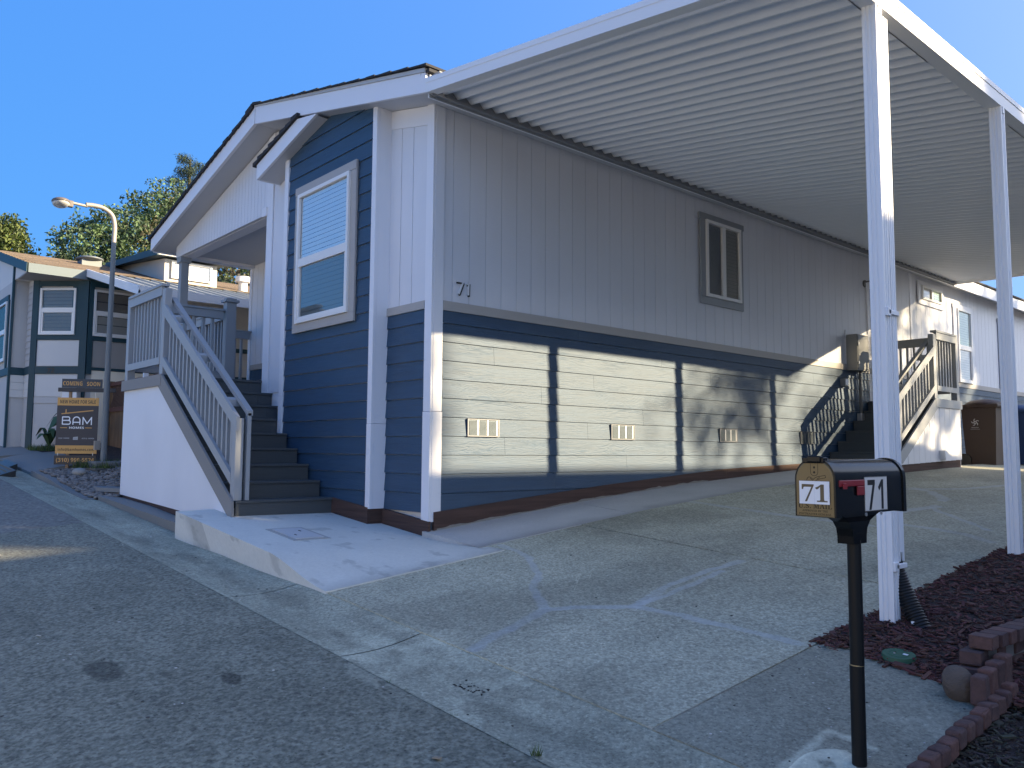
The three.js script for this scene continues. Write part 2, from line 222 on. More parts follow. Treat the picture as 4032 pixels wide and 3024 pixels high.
const M = {
  asphalt: mat([1, 1, 1], 0.92, { map: asphaltMap, bumpMap: coarseTile, bumpScale: 0.006 }),
  asphaltFar: mat([1, 1, 1], 0.92, { map: asphaltFar, bumpMap: coarseTile, bumpScale: 0.006 }),
  drive: mat([1, 1, 1], 0.9, { map: driveMap, bumpMap: coarseTile, bumpScale: 0.003 }), driveFar: mat([1, 1, 1], 0.9, { map: driveFar, bumpMap: coarseTile, bumpScale: 0.003 }),
  gutter: mat([1, 1, 1], 0.9, { map: gutterMap, bumpMap: coarseTile, bumpScale: 0.003 }), gutterNear: mat([1, 1, 1], 0.9, { map: gutterNear, bumpMap: coarseTile, bumpScale: 0.003 }),
  apron: mat([1, 1, 1], 0.9, { map: apronMap, bumpMap: coarseTile, bumpScale: 0.003 }),
  slab: mat([1, 1, 1], 0.85, { map: slabMap, bumpMap: fineTile, bumpScale: 0.0012 }), strip: mat([1, 1, 1], 0.85, { map: stripMap, bumpMap: fineTile, bumpScale: 0.0012 }),
  kerb: mat([0.2, 0.195, 0.18], 0.9, { bumpMap: coarseTile, bumpScale: 0.004 }), joint: mat([0.05, 0.045, 0.035], 1),
  white: mat([0.76, 0.77, 0.81], 0.55, { map: sidingMottle, bumpMap: grainTile, bumpScale: 0.0008 }),
  panel: mat([0.82, 0.83, 0.87], 0.5, { map: sidingMottle }),
  trim: mat([0.78, 0.785, 0.82], 0.5, { bumpMap: grainTile, bumpScale: 0.0008 }),
  grey: mat([0.41, 0.385, 0.36], 0.6, { bumpMap: grainTile, bumpScale: 0.001 }),
  plank: phys([0.021, 0.066, 0.128], 0.62, { map: planksMottle, bumpMap: grainTile, bumpScale: 0.0022, ior: 1.6 }),
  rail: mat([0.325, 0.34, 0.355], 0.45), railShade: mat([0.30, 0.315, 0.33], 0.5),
  deck: mat([0.066, 0.074, 0.078], 0.55, { bumpMap: grainTile, bumpScale: 0.0012 }),
  stringer: mat([0.235, 0.225, 0.215], 0.6, { bumpMap: grainTile, bumpScale: 0.001 }),
  skirt: mat([1, 1, 1], 0.85, { map: woodMap, bumpMap: grainTile, bumpScale: 0.002 }),
  soffit: mat([0.52, 0.53, 0.56], 0.6), roofDark: mat([0.03, 0.03, 0.034], 0.9, { bumpMap: coarseTile, bumpScale: 0.004 }), drip: mat([0.5, 0.5, 0.5], 0.4),
  vinyl: mat([0.80, 0.78, 0.75], 0.35), glass: phys([1, 1, 1], 0.0, { transmission: 1, thickness: 0, ior: 1.5 }), dullGlass: phys([0.7, 0.75, 0.7], 0.02, { transmission: 1, thickness: 0, ior: 1.45, specularIntensity: 0.35 }), coated: phys([1, 1, 1], 0.0, { transmission: 1, thickness: 0, ior: 2.33, specularIntensity: 1 }),
  dark: mat([0.02, 0.022, 0.024], 0.7), screen: mat([0.045, 0.06, 0.068], 0.6), blind: mat([0.60, 0.66, 0.68], 0.5), blindDim: mat([0.3, 0.3, 0.28], 0.5), blindNavy: mat([0.04, 0.055, 0.075], 0.5), blindFaint: mat([0.13, 0.125, 0.105], 0.5), screenBlind: mat([0.10, 0.13, 0.135], 0.6), greenBlind: mat([0.2, 0.33, 0.24], 0.5),
  alum: phys([0.78, 0.785, 0.80], 0.38), alumPan: phys([0.76, 0.79, 0.84], 0.34), patio: mat([0.33, 0.35, 0.35], 0.5), hanger: mat([0.24, 0.25, 0.26], 0.6), steel: mat([0.5, 0.5, 0.5], 0.35, { metalness: 0.7 }),
  meter: mat([0.2, 0.205, 0.205], 0.5), meterDark: mat([0.12, 0.12, 0.115], 0.45), ventDark: mat([0.10, 0.13, 0.16], 0.5, { metalness: 0.3 }), vent: mat([0.12, 0.13, 0.15], 0.45, { metalness: 0.3 }),
  boxBlack: phys([0.006, 0.007, 0.008], 0.2, { specularIntensity: 0.45 }), poleBlack: phys([0.008, 0.009, 0.010], 0.45, { specularIntensity: 0.45 }), red: mat([0.25, 0.012, 0.02], 0.4), brass: mat([0.36, 0.28, 0.155], 0.42, { metalness: 0.55 }),
  rubber: mat([0.012, 0.013, 0.014], 0.32), lidGreen: mat([0.03, 0.10, 0.055], 0.6), brick: mat([1, 1, 1], 0.95, { map: brickMap, bumpMap: rep(coarseTile, 1.5), bumpScale: 0.004 }), mortarPale: mat([0.24, 0.225, 0.20], 0.95), mortar: mat([0.19, 0.165, 0.145], 0.95),
  boulder: mat([0.13, 0.098, 0.076], 0.95, { bumpMap: rep(fineTile, 3), bumpScale: 0.008 }), soil: mat([1, 1, 1], 1, { map: soilMap, bumpMap: rep(coarseTile, 0.6), bumpScale: 0.02 }),
  teal: mat([0.008, 0.045, 0.062], 0.55), tealFascia: mat([0.125, 0.16, 0.18], 0.6), wall72: mat([0.52, 0.51, 0.50], 0.7, { map: sidingMottle }), panel72: mat([0.60, 0.59, 0.57], 0.65), panel72g: mat([0.33, 0.315, 0.30], 0.7), cream: mat([0.85, 0.78, 0.64], 0.6),
  shingle: mat([1, 1, 1], 0.95, { map: shingleMap, bumpMap: fineTile, bumpScale: 0.004 }), fence: mat([1, 1, 1], 0.9, { map: fenceMap }), fenceRed: mat([0.10, 0.04, 0.03], 0.85), lattice: mat([0.09, 0.05, 0.035], 0.9),
  lampPole: mat([0.17, 0.19, 0.20], 0.55, { metalness: 0.2 }), lampArm: mat([0.34, 0.31, 0.27], 0.5, { metalness: 0.3 }), lampHead: mat([0.13, 0.11, 0.10], 0.5), lampLens: phys([0.75, 0.75, 0.72], 0.25, { transmission: 0.4, thickness: 0 }),
  signDark: mat([0.036, 0.036, 0.04], 0.5), stake: mat([0.32, 0.2, 0.11], 0.7), paper: mat([0.75, 0.75, 0.76], 0.5), binBrown: mat([0.06, 0.034, 0.024], 0.55), binBlue: mat([0.012, 0.045, 0.13], 0.5),
};
for (const m of Object.values(M)) m.side = THREE.DoubleSide;

// ---------------------------------------------------------------- the setting
const asphaltY = (x, z) => G0(x, z) + 0.004 - 0.005 * Math.exp(-(((z - 2.13) / 0.1) ** 2));
struct('road', sheet(-3, 6.5, 2.12, 4.55, 60, 16, asphaltY), M.asphalt);
struct('road', sheet(-26, -3, 2.12, 9.5, 40, 12, asphaltY), M.asphaltFar);
struct('road', merge([sheet(-3, 6.5, 4.55, 9.5, 10, 6, asphaltY), sheet(6.5, 40, 2.12, 9.5, 20, 6, asphaltY)]), M.asphaltFar);
const gutY = (x, z) => G0(x, z) - gutterDip(x, z) + 0.002;
struct('gutter', sheet(-20, 0.62, 1.46, 2.13, 60, 8, gutY), M.gutter);
struct('gutter', sheet(0.63, 2.14, 1.46, 2.13, 16, 8, gutY), M.gutterNear); struct('gutter', sheet(2.15, 4.28, 1.46, 2.13, 20, 8, gutY), M.gutterNear); struct('gutter', sheet(4.29, 20, 1.46, 2.13, 20, 8, gutY), M.gutter);
struct('ground', sheet(-250, 250, -250, 60, 100, 100, (x, z) => G0(x, z) - 0.16), mat([0.09, 0.08, 0.06], 1));
struct('ground', sheet(-60, 60, 9.5, 60, 20, 10, (x, z) => G0(x, z) - 0.01), mat([0.2, 0.2, 0.19], 1));
{ // driveway: separate concrete slabs with open joints
  const d = new THREE.Group(); d.name = 'driveway'; d.userData = { kind: 'structure', label: 'grey exposed concrete driveway with repaired cracks under the carport' }; scene.add(d);
  const jz = [1.6, -1.165, -4.6, -8.2, -12, -16];
  for (let i = 0; i < jz.length - 1; i++) { const far = i >= 2; const zs = far ? [[jz[i], jz[i + 1]]] : [[jz[i], jz[i + 1]]];
    for (const [za, zb] of zs) part(d, 'slab', sheet(0.805, 3.835, zb + 0.007, za - 0.007, 16, 16, (x, z) => G0(x, z) + 0.003 + (i === 1 ? 0.006 : 0), 0.08), (zb < -5) ? M.driveFar : M.drive); }
  part(d, 'joint', sheet(0.8, 3.84, -16, 1.6, 4, 30, (x, z) => G0(x, z) - 0.02), M.joint);
}
{ const s = new THREE.Group(); s.name = 'side_path'; s.userData = { kind: 'structure', label: 'pale narrow concrete strip along the foot of the long wall' }; scene.add(s);
  for (const [za, zb] of [[-9, -5.6], [-5.59, -1.9], [-1.89, 0.06]]) part(s, 'slab', sheet(-0.02, 0.80, za, zb, 6, 14, (x, z) => G0(x, z) + 0.008 + 0.01 * (1 - x / 0.8), 0.08), M.strip); }
struct('apron', sheet(3.845, 4.77, 0.0, 1.6, 10, 12, (x, z) => G0(x, z) + 0.002, 0.06), M.apron);
// pale entry slab, one skew-topped block
let bedY;
const slabY = (x, z) => { const t = sstep(-1.45, 1.06, x); const back = -0.787 - 0.095 * Math.max(-1.9, x) * (x < 0.058 ? 1 : 0.9), edge = G0(x, z) + 0.012; const lift = back + 0.012 * z - 0.02 * Math.max(0, z - 1.1); const k = sstep(0.1, 1.04, x); return lift * (1 - k) + edge * k; };
struct('entry_slab', sheet(-1.9, 1.03, -0.02, 1.605, 30, 20, slabY, 0.34), M.slab, 'pale new concrete pad in front of the entry steps');
{ const g = []; // kerb in front of the stair skirt
  const inn = x => x < -3.75 ? -0.629 - 0.04 * (x + 4.9) : -0.675 - 0.0784 * (x + 3.75), fr = x => -0.79 - 0.0535 * (x + 1.22);
  const ks = sheet(-4.95, -1.06, 1.19, 1.5, 40, 4, (x, z) => { const k = (z - 1.19) / 0.31; return inn(x) * (1 - k) + fr(x) * k + 0.006 * vn(x * 14, z * 14); }, 0.25); part(scene, 'kerb', ks, M.kerb).userData = { kind: 'structure', label: 'low grey kerb below the stair skirt' };
  const eT = x => G0(x, 1.55) - gutterDip(x, 1.55) + 0.02 + 0.07 * sstep(-5.4, -7.4, x);
  struct('kerb', sheet(-8.0, -4.96, 1.5, 1.64, 24, 2, (x, z) => eT(x) + 0.012 * (vn(x * 7, z * 15) - 0.5) - 0.01, 0.2), M.kerb);
  struct('pavement', sheet(-10.6, -8.05, 0.75, 1.62, 10, 4, (x, z) => G0(x, z) + 0.02 - 0.05 * sstep(1.3, 1.62, z), 0.1), M.kerb);
  struct('pavement', sheet(-13.5, -10.63, 0.95, 1.62, 10, 4, (x, z) => G0(x, z) + 0.015, 0.1), M.kerb);
  bedY = (x, z) => { const k = sstep(0.5, 1.5, z), e = eT(Math.max(-8, Math.min(-4.9, x))); return (G0(x, z) + 0.02) * (1 - k) + e * k + 0.03 * (fbm(x * 3, z * 3, 3) - 0.5) * (1 - 0.7 * k); };
  const bd = part(scene, 'stone_bed', sheet(-8.04, -4.9, -4, 1.52, 30, 40, bedY, 0.2), M.soil); bd.userData = { kind: 'structure', label: 'bare earth bed left of the entry stairs' };
  struct('ground', sheet(-12, -8.05, -4, 0.95, 20, 20, (x, z) => G0(x, z) + 0.008 + 0.03 * (fbm(x * 3, z * 3, 3) - 0.5)), M.soil, 'bare earth along the foot of the white home');
}
// the slab's utility lid
{ const t = thing('utility_cover', 'pale rectangular concrete utility lid set in the entry slab', 'utility lid', null, [-0.46, -0.74, 1.05]);
  const q = [[-0.71, 1.17], [-0.66, 0.92], [-0.24, 0.93], [-0.20, 1.2]].map(([x, z]) => [x, z]);
  const rot = (x0, x1, z0, z1, dy, h) => sheet(x0, x1, z0, z1, 4, 4, (x, z) => slabY(x, z) + dy, h);
  part(t, 'rim', rot(-0.735, -0.185, 0.89, 1.235, 0.004, 0.03), mat([0.36, 0.36, 0.34], 0.8)); part(t, 'lid', rot(-0.685, -0.235, 0.93, 1.195, 0.009, 0.02), mat([0.5, 0.5, 0.5], 0.85, { bumpMap: coarseTile, bumpScale: 0.006 }));
  part(t, 'slot', [rot(-0.56, -0.52, 1.0, 1.012, 0.012, 0.01), rot(-0.40, -0.36, 1.12, 1.13, 0.012, 0.01)], M.dark); }

// ---------------------------------------------------------------- windows
// P maps (a, y, d) to a box: a along the wall, d out of it
function windowUnit(par, P, a0, a1, y0, y1, o) {
  const F = 0.042, R = (x0, x1, ya, yb, d0, d1) => P(x0, x1, ya, yb, d0, d1);
  const w = part(par, 'window', [R(a0, a0 + F, y0, y1, 0.02, 0.055), R(a1 - F, a1, y0, y1, 0.02, 0.055), R(a0 + F, a1 - F, y1 - F, y1, 0.02, 0.055), R(a0 + F, a1 - F, y0, y0 + F, 0.02, 0.055), R(a0 + F, a1 - F, y0 + F, y1 - F, 0.003, 0.008)], o.frame ?? M.vinyl);
  const pane = (x0, x1, ya, yb, screen) => {
    part(w, 'backing', R(x0, x1, ya, yb, 0.009, 0.011), screen ? M.screen : M.dark);
    const n = Math.round((yb - ya) / (o.pitch ?? 0.05)), bm = screen ? (o.screenBlind ?? M.blindDim) : (o.blind ?? M.blind);
    if (n > 0 && !o.noBlind) { const gs = []; for (let i = 0; i < n; i++) { const y = ya + (i + 0.5) * (yb - ya) / n; gs.push(R(x0 + 0.01, x1 - (o.slatShort ?? 0.01), y - 0.47 * (yb - ya) / n, y + 0.43 * (yb - ya) / n, 0.013, 0.017)); }
      if (o.joined) part(w, 'blind', gs, bm, { kind: 'stuff' }); else gs.forEach(g => part(w, 'blind_slat', g, bm)); }
    part(w, 'pane', R(x0, x1, ya, yb, 0.026, 0.028), o.coated && !screen ? M.coated : o.dull ? M.dullGlass : M.glass);
  };
  if (o.type === 'hung') { const ym = y0 + (y1 - y0) * (o.split ?? 0.51);
    part(w, 'sash_rail', R(a0 + F, a1 - F, ym - 0.05, ym + 0.045, 0.02, 0.05), o.frame ?? M.vinyl);
    pane(a0 + F, a1 - F, ym + 0.045, y1 - F, false);
    part(w, 'sash', [R(a0 + F, a0 + F + 0.03, y0 + F, ym - 0.05, 0.016, 0.044), R(a1 - F - 0.03, a1 - F, y0 + F, ym - 0.05, 0.016, 0.044), R(a0 + F + 0.03, a1 - F - 0.03, y0 + F, y0 + F + 0.03, 0.016, 0.044)], o.sash ?? M.vinyl);
    pane(a0 + F + 0.03, a1 - F - 0.03, y0 + F + 0.03, ym - 0.05, true);
  } else if (o.type === 'slider') { const am = (a0 + a1) / 2;
    part(w, 'mullion', R(am - 0.035, am + 0.035, y0 + F, y1 - F, 0.018, 0.05), M.vinyl); pane(a0 + F, am - 0.035, y0 + F, y1 - F, o.screenFirst); pane(am + 0.035, a1 - F, y0 + F, y1 - F, !o.screenFirst);
  } else pane(a0 + F, a1 - F, y0 + F, y1 - F, false);
  if (o.trim) { const [l, r, b, t, ear] = o.trim; const tm = o.trimMat ?? M.grey;
    part(w, 'trim_board', R(a0 - l, a0 - 0.001, y0 - 0.001, y1 + 0.001, 0.006, 0.03), tm); part(w, 'trim_board', R(a1 + 0.001, a1 + r, y0 - 0.001, y1 + 0.001, 0.006, 0.03), tm);
    part(w, 'trim_board', R(a0 - l, a1 + r, y0 - b, y0 - 0.002, 0.006, 0.032), tm); part(w, 'trim_board', R(a0 - l - ear, a1 + r + ear, y1 + 0.002, y1 + t, 0.006, 0.034), tm); }
  return w;
}
const onFront = z => (a0, a1, y0, y1, d0, d1) => rbox(a0, a1, y0, y1, z + d0, z + d1, 0.003);
const onSide = x => (a0, a1, y0, y1, d0, d1) => rbox(x + d0, x + d1, y0, y1, -a1, -a0, 0.003);   // a = -z

// ---------------------------------------------------------------- the grey and blue home
const LEN = 17.6;
const roofR = x => 3.278 - 0.2235 * x, roofL = x => 4.027 - 0.2485 * (-3.36 - x);   // underside heights of the rakes
const soff = x => x > -3.36 ? roofR(x) : roofL(x);
const home = thing('mobile_home', 'long grey mobile home with dark blue plank skirting and gabled porch front', 'mobile home', null, [0, -0.75, 0]);
// solid body behind the cladding
part(home, 'wall', [prism([[-3.5, -1], [-0.03, -1], [-0.03, soff(-0.03)], [-3.36, soff(-3.36)], [-3.5, soff(-3.5)]], 'z', -LEN, -0.03),
  prism([[-6.78, -1], [-3.5, -1], [-3.5, soff(-3.5)], [-6.78, soff(-6.78)]], 'z', -LEN, -1.21),
  prism([[-6.78, 3.06], [-3.5, 3.06], [-3.5, soff(-3.5)], [-6.78, soff(-6.78)]], 'z', -1.21, -0.03)], M.white);
part(home, 'wall', prism([[-2.72, -1], [-0.77, -1], [-0.77, 3.43], [-1.75, 3.62], [-2.72, 3.40]], 'z', -0.03, 0.15), M.white);
// clip a polygon by y <= m*x + c
const clipY = (pts, m, c) => { const out = []; for (let i = 0; i < pts.length; i++) { const a = pts[i], b = pts[(i + 1) % pts.length], da = m * a[0] + c - a[1], db = m * b[0] + c - b[1]; if (da >= 0) out.push(a); if ((da > 0) !== (db > 0) && da !== db) { const t = da / (da - db); out.push([a[0] + t * (b[0] - a[0]), a[1] + t * (b[1] - a[1])]); } } return out; };
const lap = (g, axis, base, yb, sgn = 1) => { const p = g.attributes.position; for (let i = 0; i < p.count; i++) { const k = 0.013 * Math.min(1.1, Math.max(0, (yb + 0.18 - p.getY(i)) / 0.178)); if (axis === 'z') p.setZ(i, p.getZ(i) + sgn * k); else p.setX(i, p.getX(i) + sgn * k); } g.computeVertexNormals(); return metric(g); };
// one overlapping plank; face at coordinate f along its normal axis
function plank(par, axis, a0, a1, yb, f, clips = [], th = 0.009) {
  let pts = [[a0, yb], [a1, yb], [a1, yb + 0.174], [a0, yb + 0.174]]; for (const [m, c] of clips) pts = clipY(pts, m, c); if (pts.length < 3) return;
  const g = prism(pts, axis, f, f + th); part(par, 'plank', lap(g, axis, f, yb), M.plank);
}
const PY = k => 1.199 - 0.1772 * k;
// long side, facing the carport: planks with staggered butt joints
for (let k = 0; k < 11; k++) { const off = [1.95, 3.4, 0.75, 2.2, 1.4, 3.05, 2.1, 0.9, 2.75, 1.6, 3.3][k]; let a = 0.115; const ends = []; for (let e = off; e < LEN; e += 3.66) ends.push(e); ends.push(LEN);
  for (const e of ends) { if (e - a < 0.05) continue; const yTop = k === 0 ? 0.118 : 0.174; if (k === 0) { const g = prism([[-e + 0.0012, PY(0)], [-a - 0.0012, PY(0)], [-a - 0.0012, 1.317], [-e + 0.0012, 1.317]], 'x', 0.0, 0.009); part(home, 'plank', lap(g, 'x', 0, PY(0)), M.plank); } else plank(home, 'x', -e + 0.0012, -a - 0.0012, PY(k), 0.0); a = e; } }
part(home, 'wall_trim', prism([[-LEN, 1.318], [-0.112, 1.318], [-0.112, 1.408], [-LEN, 1.408]], 'x', 0.002, 0.028), M.grey);
// grooved upper boards
const sideWins = [[4.30, 5.11, 2.0, 3.016], [11.05, 12.08, 2.83, 3.13], [12.76, 13.50, 1.41, 2.89], [15.27, 16.0, 1.41, 2.87]];
{ let a = 0.112; const edges = []; for (let e = 0.227; e < LEN; e += 0.2055) edges.push(e); edges.push(LEN);
  for (const e of edges) { const a0 = a + 0.0028, a1 = e - 0.0028; a = e; let spans = [[1.408, 3.3]];
    for (const w of sideWins) if (a1 > w[0] + 0.01 && a0 < w[1] - 0.01) spans = [[1.408, w[2] - 0.002], [w[3] + 0.002, 3.3]];
    for (const [y0, y1] of spans) if (y1 - y0 > 0.02) part(home, 'siding_board', box(-0.002, 0.006, y0, y1, -a1, -a0), M.white); } 
  part(home, 'wall', box(-0.031, -0.002, 1.4, 3.3, -LEN, -0.02), M.white); }
part(home, 'corner_board', [rbox(-0.092, 0.02, 0.36, 3.31, -0.002, 0.022), rbox(-0.002, 0.022, 0.36, 3.31, -0.112, -0.003)], M.trim);
part(home, 'corner_board', [rbox(-0.094, 0.024, -0.655, 0.357, 0.0, 0.026), rbox(0.0, 0.026, -0.655, 0.357, -0.114, 0.0)], M.trim);
// brown sill boards following the slope of the ground
{ const sy = a => -0.567 + 0.083 * a - (a > 3.7 ? 0.038 * (a - 3.7) : 0) - (a > 6 ? 0.03 * (a - 6) : 0);
  for (const [a0, a1] of [[0.03, 2.35], [2.352, 4.72], [4.722, 7.42]]) part(home, 'sill_board', prism([[-a1, sy(a1) - 0.35], [-a0, sy(a0) - 0.35], [-a0, sy(a0)], [-a1, sy(a1)]], 'x', 0.012, 0.04), M.skirt);
  { const top = [], bot = []; for (let a = 0.06; a < 4.3; a += 0.03) { const gy = G0(0.03, -a) + 0.02; top.push([-a, gy + 0.004 + 0.04 * Math.pow(fbm(a * 7, 3, 4), 2.2) * (fbm(a * 1.3, 9, 2) + 0.3)]); bot.push([-a, gy - 0.03]); } part(home, 'mortar_smear', prism([...top, ...bot.reverse()], 'x', 0.0385, 0.0425), M.mortarPale); }
  part(home, 'sill_board', prism([[-LEN, -0.4], [-9.8, -0.4], [-9.8, -0.12], [-LEN, -0.12]], 'x', 0.012, 0.04), M.skirt);
  part(home, 'sill_board', prism([[-0.74, -0.95], [0.035, -0.95], [0.035, -0.648], [-0.74, -0.572]], 'z', 0.006, 0.034), M.skirt);
  part(home, 'sill_board', prism([[-1.45, -0.9], [-0.748, -0.9], [-0.748, -0.556], [-1.45, -0.49]], 'z', 0.165, 0.192), M.skirt);
  part(home, 'sill_board', box(-0.772, -0.745, -0.9, -0.565, 0.0, 0.164), M.skirt); }
// recess to the right of the bay
for (let k = 0; k < 11; k++) { if (k === 0) { const g = prism([[-0.742, PY(0)], [-0.094, PY(0)], [-0.094, 1.326], [-0.742, 1.326]], 'z', 0, 0.009); part(home, 'plank', lap(g, 'z', 0, PY(0)), M.plank); } else plank(home, 'z', -0.742, -0.094, PY(k), 0); }
part(home, 'wall_trim', box(-0.742, -0.094, 1.328, 1.406, 0.002, 0.028), M.grey);
for (const [x0, x1] of [[-0.742, -0.54], [-0.532, -0.335], [-0.327, -0.094]]) part(home, 'siding_board', prism([[x0, 1.407], [x1, 1.407], [x1, soff(x1) - 0.19], [x0, soff(x0) - 0.19]], 'z', -0.02, 0.009), M.white);
part(home, 'wall_trim', prism([[-0.742, soff(-0.742) - 0.188], [-0.094, soff(-0.094) - 0.188], [-0.094, soff(-0.094)], [-0.742, soff(-0.742)]], 'z', -0.02, 0.013), M.trim);
part(home, 'wall', box(-0.76, -0.03, -0.9, 3.3, -0.03, -0.021), M.white);
// bay
const bayTop = [[0.25, 4.07], [-0.2235, 3.275]];
for (let k = -14; k < 11; k++) { const yb = PY(k), cl = [[0.25, 4.095], [-0.2235, 3.285]];
  if (yb + 0.174 > 1.32 && yb < 2.985) { plank(home, 'z', -2.66, -2.425, yb, 0.152, cl); plank(home, 'z', -1.08, -0.803, yb, 0.152, cl); 
    if (yb < 1.31) { const g = prism([[-2.425, yb], [-1.08, yb], [-1.08, 1.315], [-2.425, 1.315]], 'z', 0.152, 0.161); part(home, 'plank', lap(g, 'z', 0, yb), M.plank); }
    if (yb + 0.174 > 2.99) { const g = prism([[-2.425, 2.995], [-1.08, 2.995], [-1.08, yb + 0.174], [-2.425, yb + 0.174]], 'z', 0.152, 0.161); part(home, 'plank', lap(g, 'z', 0, yb), M.plank); }
  } else plank(home, 'z', -2.66, -0.803, yb, 0.152, cl); }
for (const [ya, yb] of [[-0.57, 0.255], [0.257, 3.46]]) { const e = ya < 0 ? 0.003 : 0;
  part(home, 'corner_board', [rbox(-0.806, -0.728 + e, ya, yb, 0.15, 0.186 + e), rbox(-0.76, -0.73 + e, ya, yb, 0.006, 0.15)], M.trim); }
part(home, 'corner_board', [rbox(-2.752, -2.658, 0.612, 3.42, 0.148, 0.186), rbox(-2.752, -2.73, 0.612, 3.42, 0.0, 0.148)], M.trim);
part(home, 'corner_board', [rbox(-2.754, -2.656, -0.9, 0.61, 0.148, 0.189), rbox(-2.754, -2.73, -0.9, 0.61, 0.0, 0.148)], M.trim);
{ const w = windowUnit(home, onFront(0.172), -2.336, -1.192, 1.41, 2.9, { type: 'hung', split: 0.465, trim: [0.092, 0.112, 0.1, 0.097, 0], pitch: 0.052, slatShort: 0.01, coated: true, screenBlind: M.screenBlind }); }
// wall between bay and porch
for (const [x0, x1, z1, yb, m] of [[-3.56, -3.395, 0.03, 0.69, M.trim], [-3.39, -3.302, 0.014, 0.69, M.white], [-3.297, -3.01, 0.016, 0.69, M.white], [-3.0, -2.755, 0.012, 0.66, M.white]])
  part(home, x1 === -3.395 ? 'jamb_board' : 'siding_board', prism([[x0, yb], [x1, yb], [x1, soff(x1) - 0.01], [x0, soff(x0) - 0.01]], 'z', -0.02, z1), m);
part(home, 'wall', box(-3.56, -2.72, -0.9, 0.69, -0.03, 0.005), M.panel); part(home, 'wall', box(-3.57, -3.5, 0.8, 3.06, -1.21, -0.02), M.white);
// porch gable
for (let x = -6.83; x < -3.56; x += 0.1025) { const x1 = Math.min(-3.562, x + 0.0985); part(home, 'siding_board', prism([[x, 2.99], [x1, 2.99], [x1, soff(x1) - 0.005], [x, soff(x) - 0.005]], 'z', -0.028, 0.022), M.white); }
part(home, 'porch_beam', box(-6.82, -3.562, 2.985, 3.3, -0.2, -0.03), M.trim); part(home, 'porch_beam', box(-6.82, -6.64, 2.985, 3.3, -1.21, -0.2), M.trim);
part(home, 'block', rbox(-3.66, -3.545, 2.96, 3.075, 0.02, 0.05), M.trim);
part(home, 'porch_ceiling', box(-6.8, -3.5, 3.03, 3.06, -1.21, -0.2), M.soffit);
part(home, 'porch_column', [rbox(-6.775, -6.655, 0.85, 2.985, -0.125, -0.005)], M.railShade);
part(home, 'column_cap', rbox(-6.8, -6.63, 2.9, 3.0, -0.15, 0.02), M.railShade);
for (let x = -6.7; x < -3.6; x += 0.2) { const x1 = Math.min(-3.57, x + 0.194); part(home, 'siding_board', box(x, x1, 1.37, 3.03, -1.21, -1.19), M.white); }
part(home, 'corner_board', rbox(-6.79, -6.7, 0.85, 3.03, -1.21, -1.175), M.trim); part(home, 'wall_trim', box(-6.7, -3.57, 1.285, 1.37, -1.21, -1.18), M.grey);
for (let k = 0; k < 3; k++) plank(home, 'z', -6.7, -3.57, 1.11 - 0.177 * k, -1.21);
// porch floor
part(home, 'porch_floor', box(-6.8, -3.57, 0.77, 0.845, -1.21, -0.02), M.deck); part(home, 'wall', box(-6.8, -3.57, -1, 0.77, -1.21, -0.04), M.panel);
